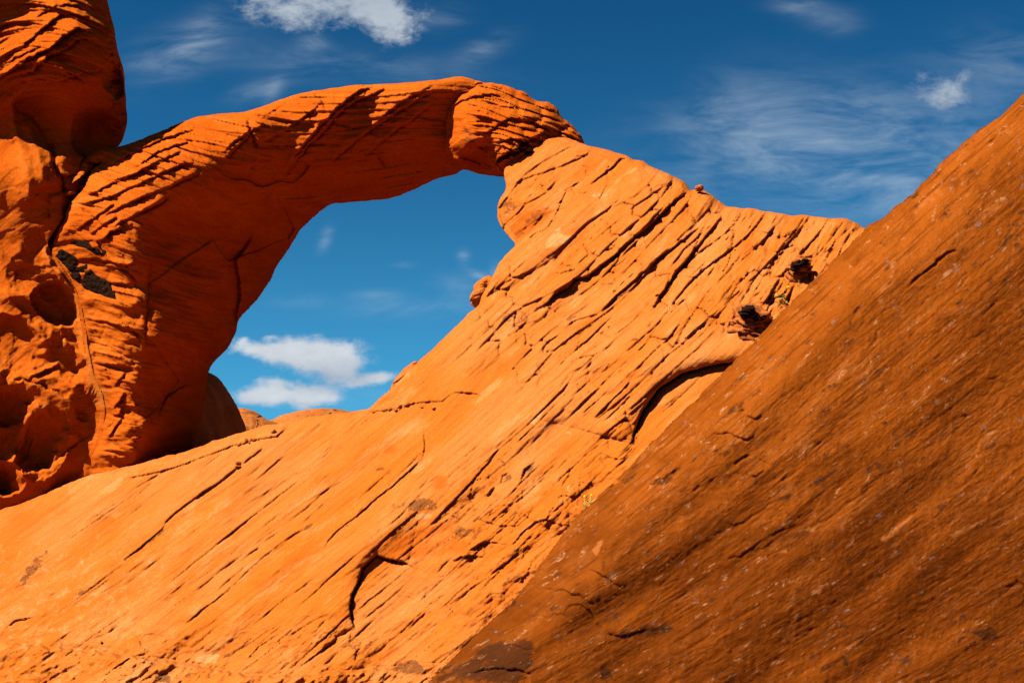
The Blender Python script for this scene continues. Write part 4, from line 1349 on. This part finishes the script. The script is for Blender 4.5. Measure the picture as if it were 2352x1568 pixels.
    for q, hg, wd in (([(20, 560), (60, 640), (110, 850), (170, 1080), (190, 1280)], .20, 10), ([(150, 720), (210, 880), (260, 1040), (300, 1180)], .16, 9)):
        p_ = pts(1, q)
        i = F.win(p_, wd * 4)
        d_, arc_, _, _, _ = seg_dist(F.X[i], F.Y[i], p_)
        F.h[i] += hg * np.exp(-(d_ / wd) ** 1.5) * smooth(0, .12, arc_) * smooth(0, .12, 1 - arc_)
    for k in range(5):
        W(2, [(410 + 26 * k, 960 + 24 * k), (480 + 22 * k, 955 + 12 * k), (540 + 16 * k, 900 - 10 * k)], .03, 4, 1, .02, 1.1, .3)
    S = lambda c, q, v=.7, n='stain', soft=3: F.paint(n, pts(c, q), v, soft)
    S(2, [(200, 90), (230, 90), (330, 230), (440, 370), (470, 500), (500, 640), (560, 820), (640, 960), (600, 1060), (540, 1060), (500, 900), (430, 560), (300, 260)], .62, 'pale', 4)
    S(1, [(20, 600), (80, 640), (140, 900), (200, 1150), (230, 1350), (180, 1380), (120, 1100), (60, 850)], .55, 'pale', 7)
    S(2, [(30, 860), (160, 870), (440, 900), (500, 980), (200, 930), (60, 910)], .40, 'stain', 4)
    S(1, [(310, 1450), (380, 1460), (400, 1480), (330, 1480)], .75, 'stain', 3)
    z = pil_z(x, y) + 0.45 + 0.55 * smooth(430, 250, Y)
    dsm, _, _, _, _ = seg_dist(x, y, pts('V', SEAM[:12]))
    za = arch_z(x, y) + 1.0 * smooth(900, 500, Y) * smooth(250, 900, X) + 0.1
    z = za + (z - za) * smooth(0, 34, dsm) - 0.006
    h = F.h = F.h * smooth(-1, 8, dsm)
    t = np.clip(s / 14.0, 0, 1)
    edge = 0.32 * (1 - np.sqrt(np.clip(1 - (1 - t) ** 2, 0, 1)))
    ds, _, _, _, _ = seg_dist(x, y, pts('V', [(130, 522)] + PILLAR[-17:-3]))
    edge = edge * smooth(2, 14, ds)
    fade = smooth(-.5, 5, s)
    zf = z - h * (0.3 + 0.7 * fade) + edge
    zf = np.where(y > 1040 * V2T, zf, zf)
    tb = np.clip(s / 60.0, 0, 1)
    zb = z + edge + 2.2 * np.sqrt(1 - (1 - tb) ** 2)
    return zf, F, np.maximum(zb, zf + 0.3 * tb)


pillar, PL = relief('sandstone_pillar', resample(pts('V', PILLAR), 3, .6, 13), pil_field, M_ARCH, 0.95, 'closed', bed=ARCH_BED)
tag(pillar, 'tall orange sandstone pillar with an overhanging head and wind-carved hollows, left of the arch', 'rock pillar')

# ------------------------------------------------------------------ slab close to the camera, its dimness put into the rock colour
FORE_BED = bed_field([(1400, 1250, 44), (1800, 900, 43), (2200, 500, 43), (1900, 1200, 31), (2300, 1100, 27), (1700, 1500, 12), (2300, 1500, 12), (1250, 1450, 26), (2250, 800, 36), (1600, 1150, 40), (2500, 300, 42), (2500, 1700, 8), (1300, 1700, 12)], (330, -210, 1480, 830))


def fore_field(x, y, s):
    F = Field(x, y, 1.6, 411)
    u, v = FORE_BED(x, y)
    X, Y = x / V2T, y / V2T
    a, b = (X - 1176) / 1957.0, (784 - Y) / 1957.0
    z = 2.7 / (0.02 * a - 0.33 * b + 0.94)
    h = F.h
    h += 0.028 * fbm(u / 260, v / 90, 421, 2) + 0.0022 * fbm(u / 90, v / 18, 425, 3)
    s1, i1, f1 = shingles(u, v, 16, 431, 120, 1.4)
    s2, i2, f2 = shingles(u, v, 6, 441, 60, 1.2)
    mk = smooth(-.1, .4, pn(u / 130, v / 60, 444))
    h += 0.0014 * s1 * mk + 0.0004 * s2 * (0.4 + mk)
    h -= 0.004 * cracks(u, v, 90, 9, 451, .05, .25)
    h += 0.0006 * fbm(u / 40, v / 4.0, 461, 3) + 0.0016 * fbm(x / 8, y / 8, 463, 4, .65) + 0.006 * facets(u + 9 * pn(x / 30, y / 30, 481), v + 6 * pn(x / 24, y / 24, 482), 60, 16, 483) * smooth(0, .4, pn(u / 110, v / 60, 484))
    W = lambda c, q, *a_, **k: F.ledge(pts(c, q), *a_, **k)
    W(7, [(1450, 305), (1500, 297), (1560, 290), (1600, 310), (1640, 325), (1690, 300)], .010, 10, 1, .006, 1.6, .25)
    W(7, [(1590, 190), (1640, 172)], .006, 6, 1, .020, 2.0, .3)
    W(7, [(1640, 200), (1670, 215), (1720, 215)], .010, 6, 1, .008, 1.4, .3)
    W(7, [(1130, 560), (1230, 530), (1320, 480)], .012, 14, 3, .006, 4.0, .3)
    W(7, [(1580, 450), (1660, 400)], .006, 6, 1, .010, 1.2, .3)
    W(7, [(1660, 515), (1700, 512), (1730, 480)], .006, 6, 1, .006, 1.2, .3)
    W(7, [(460, 1210), (560, 1232), (640, 1225), (700, 1215), (730, 1180), (780, 1170), (840, 1200), (880, 1260), (930, 1310), (1010, 1330), (1120, 1310), (1220, 1290)], .005, 16, 1.5, .0025, 1.3, .2)
    W(7, [(500, 1105), (600, 1090), (700, 1100), (800, 1130), (870, 1170)], .010, 9, 1, .005, 1.5, .25)
    W(7, [(820, 990), (880, 1000), (930, 1030), (1000, 1080)], .008, 9, 1, .004, 1.5, .25)
    W(7, [(1460, 820), (1560, 770), (1700, 700), (1860, 610)], .002, 12, 1, .0015, 1.4, .3)
    W(7, [(1480, 950), (1600, 920), (1760, 820), (1911, 760)], .003, 10, 1, .003, 1.2, .3)
    W(7, [(240, 1410), (330, 1390), (450, 1380), (560, 1400)], .008, 9, 1, .006, 1.5, .3)
    W(7, [(200, 1530), (330, 1490), (480, 1500), (560, 1520)], .010, 9, 1, .008, 1.5, .3)
    W(8, [(1330, 985), (1380, 940), (1450, 890), (1530, 820), (1600, 775)], .010, 9, 1, .008, 1.2, .25)
    W(8, [(1670, 290), (1730, 270), (1790, 215), (1850, 190), (1885, 180)], .010, 7, 1, .006, 1.1, .25)
    W(8, [(1730, 255), (1800, 205), (1870, 180)], .006, 5, 1, .006, 1.0, .25)
    W(8, [(640, 1260), (700, 1200), (850, 1110), (880, 1060)], .008, 12, 2, .005, 2.0, .3)
    W(8, [(1070, 1130), (1100, 1090), (1135, 1080)], .006, 6, 1, .005, 1.4, .3)
    W(14, [(0, 940), (200, 880), (400, 750), (560, 620)], .003, 10, 1, .002, 1.4, .3)
    W(14, [(780, 480), (960, 380), (1150, 240), (1400, 130)], .0015, 10, 1, .0015, 1.6, .3)
    W(14, [(560, 640), (800, 510), (1050, 420)], .0012, 10, 1, .001, 1.8, .3)
    S = lambda c, q, v_=.7, n='stain', soft=4: F.paint(n, pts(c, q), v_, soft)
    S(7, [(60, 1530), (300, 1380), (500, 1330), (560, 1370), (540, 1450), (480, 1568), (60, 1568)], .95, soft=12)
    S(7, [(330, 1210), (420, 1160), (480, 1110), (470, 1200), (400, 1260)], .5)
    S(7, [(870, 1240), (930, 1290), (1080, 1290), (1220, 1260), (1290, 1290), (1180, 1330), (1000, 1350), (900, 1320)], .62)
    S(7, [(880, 1470), (930, 1480), (960, 1540), (900, 1550)], .85)
    S(7, [(1130, 560), (1200, 530), (1310, 470), (1320, 500), (1230, 555), (1150, 570)], .72)
    S(7, [(1450, 250), (1560, 170), (1720, 50), (1740, 70), (1600, 190), (1470, 260)], .58)
    S(7, [(1450, 390), (1540, 350), (1640, 330), (1600, 390), (1500, 430)], .5)
    S(7, [(1460, 820), (1560, 720), (1700, 690), (1640, 740), (1540, 800)], .55)
    S(14, [(240, 640), (370, 590), (500, 500), (640, 440), (620, 480), (440, 590), (300, 660)], .62)
    S(14, [(820, 330), (900, 260), (960, 260), (880, 340)], .55)
    S(14, [(690, 500), (950, 390), (1180, 250), (1200, 270), (980, 420), (720, 530)], .55)
    S(14, [(1250, 1300), (1370, 1280), (1420, 1350), (1330, 1370)], .75)
    S(14, [(590, 1430), (640, 1440), (620, 1490), (590, 1470)], .8)
    S(14, [(570, 1270), (640, 1260), (640, 1290), (590, 1290)], .85)
    S(14, [(780, 250), (830, 225), (820, 250)], .9, soft=2)
    S(8, [(1500, 600), (1560, 560), (1600, 570), (1540, 610)], .55)
    S(8, [(1370, 560), (1400, 520), (1430, 530), (1390, 580)], .5)
    S(8, [(1010, 1190), (1050, 1150), (1080, 1170), (1050, 1210)], .6)
    S(8, [(640, 1260), (700, 1190), (800, 1130), (880, 1060), (870, 1090), (760, 1170), (660, 1270)], .5)
    S(8, [(870, 1540), (950, 1470), (1020, 1470), (940, 1550)], .5)
    for q in ([(430, 1100), (470, 1060), (510, 1070), (480, 1130)], [(640, 850), (710, 810), (690, 850)], [(780, 840), (890, 750), (960, 690), (950, 720), (830, 860)], [(240, 910), (330, 870), (330, 910)], [(350, 800), (460, 760), (530, 715), (450, 800)],
              [(1130, 830), (1170, 790), (1300, 730), (1523, 620), (1523, 640), (1290, 760), (1160, 840)], [(1250, 670), (1330, 610), (1330, 640)], [(1250, 1120), (1310, 1090), (1300, 1130)], [(1100, 1230), (1120, 1200), (1120, 1240)], [(40, 1460), (70, 1430), (70, 1480)],
              [(300, 1060), (420, 1000), (430, 1020), (320, 1080)], [(1400, 1030), (1500, 990), (1500, 1010)]):
        S(14, q, .75, 'pale', 4)
    for q in ([(1145, 755), (1200, 715), (1190, 745)], [(840, 900), (880, 840), (910, 830), (870, 930)], [(460, 1215), (560, 1225), (690, 1213), (560, 1240)], [(1150, 615), (1190, 590), (1185, 610)]):
        S(7, q, .8, 'pale', 3)
    # base colour browner and darker towards the low end of the slab
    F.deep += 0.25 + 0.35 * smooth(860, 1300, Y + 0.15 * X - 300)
    Rp = 62.0
    t = np.clip(s / Rp, 0, 1)
    edge = 0.42 * (1 - np.sqrt(np.clip(1 - (1 - t) ** 2, 0, 1)))
    fade = smooth(-.5, 5, s)
    return z - h * (0.3 + 0.7 * fade) + edge, F, None


fore, FO = relief('shade_darkened_slab', resample(pts('V', FORE), 2.2, 1.5, 15), fore_field, M_FORE, 1.1, 'skirt', (0.8, 1.6, -2.5), bed=FORE_BED, pxm=0.0042)
tag(fore, 'brown streaked sandstone slab sloping up to the right, closest to the viewer, freckled with dark varnish', 'rock slab')


# ------------------------------------------------------------------ dark crust plates on the arch and the slab
def crust(name, crop, poly, host, parent, lift=0.05, seed=1, size=1.0):
    """a raised plate of black desert varnish following the rock below it"""
    out = resample(pts(crop, poly), 1.2, .9, seed)
    hx, hy, hz = host
    lo, hi = out.min(0) - 4, out.max(0) + 4
    k = np.nonzero((hx > lo[0]) & (hx < hi[0]) & (hy > lo[1]) & (hy < hi[1]))[0]
    ax, ay, az = hx[k], hy[k], hz[k]

    def zf(x, y, s):
        z = np.empty(x.shape)
        for q in range(0, len(x), 400):
            d = (x[q:q + 400, None] - ax[None]) ** 2 + (y[q:q + 400, None] - ay[None]) ** 2
            w = 1.0 / (d + 0.8)
            w = w * (d < 25)
            z[q:q + 400] = (w * az[None]).sum(1) / np.maximum(w.sum(1), 1e-9)
        F = Field(x, y, 0.5, seed)
        r = lift * np.sqrt(np.clip(s / 2.0, 0, 1)) + 0.02 * fbm(x / 4, y / 4, seed + 7, 3)
        return z - r * smooth(-.2, 1.2, s) + 0.01, F, None
    o, _ = relief(name, out, zf, M_CRUST, 0.6, 'skirt', (0, 0.25, 0))
    if parent is arch:
        child(o, parent)
    else:
        o.parent = parent
    return o


for k, (c, q) in enumerate([(2, [(308, 180), (330, 140), (360, 135), (430, 175), (450, 205), (440, 240), (500, 215), (505, 250), (480, 270), (400, 270), (370, 240)]),
                            (2, [(400, 100), (420, 80), (500, 90), (540, 130), (612, 145), (600, 180), (540, 165), (470, 135), (420, 115)]),
                            (2, [(460, 330), (480, 270), (520, 245), (560, 290), (630, 330), (660, 390), (665, 430), (600, 410), (520, 380), (465, 350)]),
                            (2, [(390, 280), (440, 265), (470, 280), (455, 340), (410, 310)])]):
    crust('dark_crust', c, q, AR_, arch, .035, 500 + k)
for k, (c, q) in enumerate([(9, [(610, 270), (680, 215), (760, 185), (800, 140), (850, 135), (895, 180), (860, 205), (780, 250), (690, 290), (610, 330), (600, 300)]),
                            (9, [(990, 130), (1050, 112), (1110, 125), (1105, 160), (1060, 180), (1020, 165), (940, 160)])]):
    crust('dark_crust', c, q, BL, arch, .05, 520 + k)
for k, (c, q) in enumerate([(9, [(800, 235), (860, 215), (925, 205), (930, 225), (880, 255), (830, 260)]), (9, [(1545, 1150), (1590, 1095), (1635, 1080), (1600, 1130), (1565, 1160)]),
                            (9, [(2035, 815), (2050, 800), (2080, 805), (2085, 825), (2050, 822)]), (10, [(1020, 578), (1060, 580), (1062, 598), (1040, 596)])]):
    crust('dark_crust', c, q, SL, slab, .04, 530 + k)

# ------------------------------------------------------------------ iron knobs on the slab
def lump(name, P, rx, ry, rz, mat, seed, flat=0.0, sub=5, rough=0.25, parent=None, freq=1.6):
    bm = bmesh.new()
    bmesh.ops.create_icosphere(bm, subdivisions=sub, radius=1.0)
    co = np.array([v.co[:] for v in bm.verts])
    n = fbm(co[:, 0] * freq + co[:, 2] * 1.3 + seed, co[:, 1] * freq - co[:, 2] * 0.9, seed, 4, .55)
    co = co * (1 + rough * n)[:, None]
    co *= np.array([rx, ry, rz])
    for v, c in zip(bm.verts, co):
        v.co = c.tolist()
    me = bpy.data.meshes.new(name)
    bm.to_mesh(me)
    bm.free()
    for p in me.polygons:
        p.use_smooth = True
    me.materials.append(mat)
    o = bpy.data.objects.new(name, me)
    col.objects.link(o)
    o.location = P
    if parent is not None:
        o.parent = parent
    return o


def knob(crop, base, cap, label, seed):
    """weathered iron-rich knob: rusty base and black cap"""
    bx, by, bw, bh, rot = base
    p = pts(crop, [(bx, by)])[0]
    z = on_slab(p[0], p[1])
    s = CROPS[crop][2] * 4
    r = z / FT
    root = bpy.data.objects.new('ironstone_knob', None)
    col.objects.link(root)
    root.location = P3(p[0], p[1], z - 0.02).tolist()
    root.empty_display_size = .1
    tag(root, label, 'rock', 'dark iron knobs on the slab')
    b = lump('rusty_base', (0, 0, 0), bw * 1.15 / s * r, 0.18, bh * 1.15 / s * r, M_KNOB, seed, rough=.5, parent=root, freq=2.2)
    b.rotation_euler = (0, math.radians(-rot), 0)
    for j, (cx, cy, cw, ch, cr) in enumerate(cap):
        q = pts(crop, [(cx, cy)])[0]
        w = P3(q[0], q[1], z - 0.18) - P3(p[0], p[1], z - 0.02)
        c_ = lump('black_cap', w.tolist(), cw / s * r, 0.11, ch / s * r, M_CRUST, seed + 3 + j, rough=.45, parent=root, freq=1.5)
        c_.rotation_euler = (0, math.radians(-cr), 0)
    return root


M_KNOB = rock_material('rusty_ironstone', (0.20, 0.056, 0.012), (0.14, 0.036, 0.009), (0.07, 0.018, 0.006), (0.25, 0.085, 0.022), STAIN, s_var=5, bump=.35, bump_scale=18, bed_attr=False, stretch=1)
knob(10, (1235, 575, 100, 105, 40), [(1215, 510, 62, 52, 35), (1310, 465, 38, 36, 0)], 'dark iron knob with two black caps, flower stems growing in front of it', 601)
knob(10, (640, 1260, 175, 195, 48), [(590, 1090, 92, 70, 30), (700, 1180, 30, 34, 0), (780, 1170, 30, 26, 0)], 'large black-capped iron knob just above the deep curved alcove in the slab', 621)

# ------------------------------------------------------------------ loose rocks
def angular_rock(seed, sx, sy, sz):
    rng = random.Random(seed)
    bm = bmesh.new()
    for _ in range(16):
        d = Vector((rng.gauss(0, 1), rng.gauss(0, 1), rng.gauss(0, 1))).normalized()
        k = rng.uniform(.8, 1.1)
        bm.verts.new((d.x * sx * k, d.y * sy * k, d.z * sz * k))
    r = bmesh.ops.convex_hull(bm, input=bm.verts)
    bmesh.ops.delete(bm, geom=[v for v in bm.verts if not v.link_faces], context='VERTS')
    bmesh.ops.bevel(bm, geom=bm.edges[:], offset=min(sx, sy, sz) * .09, segments=2, affect='EDGES')
    bmesh.ops.recalc_face_normals(bm, faces=bm.faces[:])
    me = bpy.data.meshes.new('loose_rock')
    bm.to_mesh(me)
    bm.free()
    me.materials.append(M_LOOSE)
    return me


ROCKS = [(13, 875, 830, 52, 40, 25, 'tilted angular orange rock at the left end of the crest crack'), (13, 800, 865, 34, 22, 10, 'small rubble rock left of the tilted angular rock on the crest'),
         (13, 985, 805, 44, 26, -12, 'pale flat rock right of the tilted angular rock on the crest'), (13, 1040, 803, 16, 12, 0, None), (13, 930, 838, 20, 10, 0, None),
         (13, 785, 1095, 48, 26, -5, 'pale wedge rock, upper of two wedged in the broken slab ledge'), (13, 790, 1138, 46, 18, 5, 'flat pale rock, lower of two wedged in the broken slab ledge'),
         (13, 1235, 700, 40, 24, 30, 'rusty rock block at the right end of the crest band'), (13, 650, 910, 24, 12, 10, None),
         (12, 1240, 297, 28, 10, 10, None), (12, 1380, 280, 28, 16, 10, None), (12, 1425, 287, 22, 12, 0, None), (12, 1465, 265, 24, 16, 20, 'brownish rock standing highest in the rubble crack at the slab edge'),
         (12, 1530, 240, 34, 16, 10, None), (12, 1570, 225, 30, 12, 0, None), (12, 1690, 212, 34, 12, 0, None), (12, 1330, 290, 22, 9, 0, None), (12, 1745, 275, 22, 14, 0, 'small lone rock below the rubble crack on the slab'),
         (12, 1350, 285, 16, 8, 0, None), (12, 1505, 250, 16, 9, 0, None), (12, 1610, 222, 18, 8, 0, None), (12, 1660, 262, 30, 5, 0, None),
         (11, 1335, 772, 14, 10, 0, 'tiny pale pebble in the dark crack at the bottom left'), (11, 950, 622, 14, 20, 40, 'small dark upright stone chip near the bottom left of the slab')]
for k, (c, x, y, w, hh, rot, lab) in enumerate(ROCKS):
    p = pts(c, [(x, y)])[0] + np.array([0.4, 1.2])
    z = on_slab(p[0], p[1])
    m = z / FT / (CROPS[c][2] * 4)
    o = bpy.data.objects.new('loose_rock', angular_rock(700 + k, w * m * 1.1, (w + hh) * .5 * m, hh * m * 1.15))
    col.objects.link(o)
    o.location = (P3(p[0], p[1], z - hh * m * 0.6) + np.array([-.2, -.3, .6]) * hh * m * .6).tolist()
    o.rotation_euler = (0, math.radians(-rot), math.radians(37 * k % 50 - 25))
    tag(o, lab or 'small broken orange sandstone fragment lying along a crack of the slab', 'rock', 'loose rocks on the slab')

# the little knob standing on the ridge notch
p = pts('V', [(1606, 433)])[0]
o = lump('balanced_stone', P3(p[0], p[1], on_slab(p[0], p[1] + 5) - 0.02).tolist(), (.06), .08, .045, M_LOOSE, 801, rough=.14, freq=1.2)
tag(o, 'small pointed stone perched in the notch of the sunlit ridge line against the sky', 'rock')

# ------------------------------------------------------------------ rocks behind the slab
def blob_rock(name, V, z, rx, ry, rz, rot, mat, seed, rough, sub=6, freq=1.6):
    p = pts('V', [V])[0]
    r = z / FT * V2T
    o = lump(name, P3(p[0], p[1], z).tolist(), rx * r, ry, rz * r, mat, seed, rough=rough, sub=sub, freq=freq)
    o.rotation_euler = (0, math.radians(-rot), 0)
    return o


M_DOME = rock_material('shaded_dome_rock', (0.33, 0.10, 0.023), (0.29, 0.08, 0.017), (0.22, 0.053, 0.011), (0.36, 0.126, 0.04), STAIN, s_var=1.2, bump=.8, bump_scale=9, bed_attr=False, stretch=1)
o = blob_rock('rock_dome', (425, 1075), 19.0, 160, 1.6, 235, 14, M_DOME, 811, .10, 6, 2.0)
tag(o, 'dark shaded sandstone dome tucked behind the foot of the arch leg', 'rock dome')
o = blob_rock('rock_fin', (935, 868), 13.2, 52, .35, 17, 47, M_SLAB and M_LOOSE, 821, .16, 5, 1.5)
tag(o, 'thin leaning rock fin peeking over the left edge of the slab, low in the opening', 'rock')
o = blob_rock('rock_lump', (1112, 672), 14.0, 38, .3, 26, 55, M_LOOSE, 831, .2, 5, 1.8)
tag(o, 'rounded rough rock lump on the left edge of the slab, under the arch opening', 'rock')

# ------------------------------------------------------------------ distant hills, ground
def hill(name, ridge, dist, depth, seed, label):
    """a far ridge: cross sections that rise from the ground to the traced skyline"""
    P = resample(pts('V', ridge), 1.0, .25, seed, closed=False)
    d = np.stack([(P[:, 0] - 512) / FT, (341.4 - P[:, 1]) / FT], 1)
    D = d[:, :1] * AR + d[:, 1:] * AU + AF
    k = dist / D[:, 1]
    top = CAM + D * k[:, None]
    n = len(top)
    M = 60
    rows = []
    H = np.maximum(top[:, 2], 0.3)
    for j in range(M + 1):
        t = j / M * 2 - 1                                   # -1 near foot .. 1 far foot
        prof = np.sqrt(max(0, 1 - abs(t) ** 1.7))
        zz = H * prof
        yy = top[:, 1] + t * depth + 0 * zz
        band = 0.5 * fbm(top[:, 0] * .12, zz * 1.6 + 3, seed, 4, .6) * (1 - abs(t))
        zz = np.where(j == 0, -1, zz)
        rows.append(np.stack([top[:, 0] * (yy / top[:, 1]) + 0 * zz, yy - band * 1.8, zz - 0.02 * abs(t)], 1))
    v = np.concatenate(rows)
    f = []
    idx = np.arange((M + 1) * n).reshape(M + 1, n)
    f = np.stack([idx[:-1, :-1].ravel(), idx[:-1, 1:].ravel(), idx[1:, 1:].ravel(), idx[1:, :-1].ravel()], 1)
    o = mesh_obj(name, v, f, M_HILL)
    tag(o, label, 'hill', kind='structure')
    return o


hill('hill', [(380, 1010), (430, 985), (480, 962), (520, 944), (545, 938), (560, 938), (578, 942), (590, 948), (596, 955), (612, 962), (640, 972), (680, 985), (720, 1005)], 70, 10, 901, 'rounded orange hill with a dark ledge, beside the shaded dome')
hill('hill', [(560, 1010), (590, 985), (622, 966), (650, 953), (680, 945), (710, 940), (740, 937), (765, 938), (785, 941), (810, 946), (860, 955), (950, 965), (1100, 985), (1300, 1010)], 85, 12, 911, 'long low orange hill of thin layers on the horizon under the clouds')
bm = bmesh.new()
R_ = 2500
ring = [0, 15, 40, 100, 300, 900, R_]
vv = []
for r in ring[1:]:
    vv.append([bm.verts.new((r * math.cos(a * math.pi / 32), r * math.sin(a * math.pi / 32), 0.0)) for a in range(64)])
c0 = bm.verts.new((0, 0, 0))
for a in range(64):
    bm.faces.new((c0, vv[0][a], vv[0][(a + 1) % 64]))
    for q in range(len(vv) - 1):
        bm.faces.new((vv[q][a], vv[q + 1][a], vv[q + 1][(a + 1) % 64], vv[q][(a + 1) % 64]))
me = bpy.data.meshes.new('ground')
bm.to_mesh(me)
bm.free()
me.materials.append(M_GROUND)
g = bpy.data.objects.new('ground', me)
col.objects.link(g)
tag(g, kind='structure')

# the bush on the far hill
p = pts(13, [(1935, 478)])[0]
o = lump('desert_shrub', P3(p[0], p[1], 72.0).tolist(), (.16), .16, .11, M_SHRUB, 951, rough=.5, sub=4, freq=3)
tag(o, 'tiny dark green desert shrub on the layered far hill', 'shrub')


# ------------------------------------------------------------------ flowering stems at the edge of the near slab
def tube(bm, P, r0, r1, n=5):
    prev = None
    for k, p in enumerate(P):
        p = Vector(p)
        d = (Vector(P[min(k + 1, len(P) - 1)]) - Vector(P[max(k - 1, 0)])).normalized()
        a = d.orthogonal().normalized()
        b = d.cross(a)
        r = r0 + (r1 - r0) * k / (len(P) - 1)
        ring_ = [bm.verts.new(p + (a * math.cos(2 * math.pi * i / n) + b * math.sin(2 * math.pi * i / n)) * r) for i in range(n)]
        if prev:
            for i in range(n):
                bm.faces.new((prev[i], prev[(i + 1) % n], ring_[(i + 1) % n], ring_[i]))
        prev = ring_


def bm_obj(name, bm, mat, parent):
    me = bpy.data.meshes.new(name)
    bm.to_mesh(me)
    bm.free()
    me.materials.append(mat)
    o = bpy.data.objects.new(name, me)
    col.objects.link(o)
    o.parent = parent
    return o


def flower_plant(stems, blooms, z, label, seed, size=0.015):
    rng = random.Random(seed)
    base = pts(stems[0][0], [stems[0][1][0]])[0]
    root = bpy.data.objects.new('flowering_plant', None)
    col.objects.link(root)
    B = P3(base[0], base[1], z)
    root.location = B.tolist()
    root.empty_display_size = .05
    tag(root, label, 'plant', 'yellow flowered stems in the rock crease')
    for c, line in stems:
        bm = bmesh.new()
        q = pts(c, line)
        Pp = [P3(a[0], a[1], z + rng.uniform(-.05, .05)) - B for a in q]
        Pp = [Vector(v.tolist()) for v in Pp]
        tube(bm, Pp, .0065, .0035)
        bm_obj('stem', bm, M_STEM, root)
        for k in range(4):
            bm = bmesh.new()
            t = rng.uniform(.1, .85)
            j = min(int(t * (len(Pp) - 1)), len(Pp) - 2)
            w = Pp[j].lerp(Pp[j + 1], t * (len(Pp) - 1) - j)
            d = Vector((rng.uniform(-1, 1), rng.uniform(-.6, .6), rng.uniform(0, 1))).normalized() * .06
            sd_ = d.orthogonal().normalized() * .006
            m = w + d * .5
            vs_ = [bm.verts.new(x_) for x_ in (w, m + sd_, w + d, m - sd_)]
            bm.faces.new(vs_)
            bm_obj('leaf', bm, M_LEAF, root)
    for c, pt in blooms:
        q = pts(c, [pt])[0]
        w = Vector((P3(q[0], q[1], z - .02) - B).tolist())
        bm = bmesh.new()
        hub = None
        for k in range(9):
            a = 2 * math.pi * k / 9 + rng.uniform(-.2, .2)
            d = Vector((math.cos(a), rng.uniform(-.5, .1), math.sin(a))) * size
            t = Vector((-math.sin(a), 0, math.cos(a))) * size * .35
            hub = hub or bm.verts.new(w)
            bm.faces.new([hub] + [bm.verts.new(x_) for x_ in (w + d * .6 + t, w + d, w + d * .6 - t)])
        bm_obj("flower", bm, M_FLOWER, root)
    return root


zc = 10.2
flower_plant([(10, [(1310, 745), (1270, 680), (1225, 610), (1205, 560), (1203, 490)]), (10, [(1225, 600), (1190, 560), (1160, 525), (1145, 512)]), (10, [(1240, 640), (1238, 700), (1245, 780)])],
             [(10, (1203, 490)), (10, (1150, 520)), (10, (1180, 520)), (10, (1172, 575))], zc, 'thin yellow flowered plant leaning in front of the two-capped iron knob', 1)
flower_plant([(10, [(1180, 890), (1140, 830), (1100, 775)]), (10, [(1215, 850), (1245, 780), (1240, 690)]), (10, [(1190, 880), (1200, 840), (1150, 790)])], [(10, (1100, 772)), (10, (1245, 775))], zc - .2,
             'thin plant with one yellow flower at the slab edge, below the two-capped iron knob', 2)
flower_plant([(10, [(1100, 970), (1040, 940), (980, 890), (935, 870)]), (10, [(1090, 975), (1020, 930), (960, 920)]), (10, [(1095, 972), (1010, 985), (945, 960)]), (10, [(1085, 968), (1050, 900), (1010, 870)])], [], zc - .3, 'dry straw coloured plant tuft without flowers at the slab edge', 3)
flower_plant([(7, [(827, 695), (818, 660), (811, 615)]), (7, [(830, 695), (842, 650), (846, 610)]), (7, [(828, 690), (850, 670), (858, 655)])], [(7, (811, 613)), (7, (846, 607))], 7.2, 'small plant with two yellow buds low at the edge between bright and brown slabs', 4, .009)
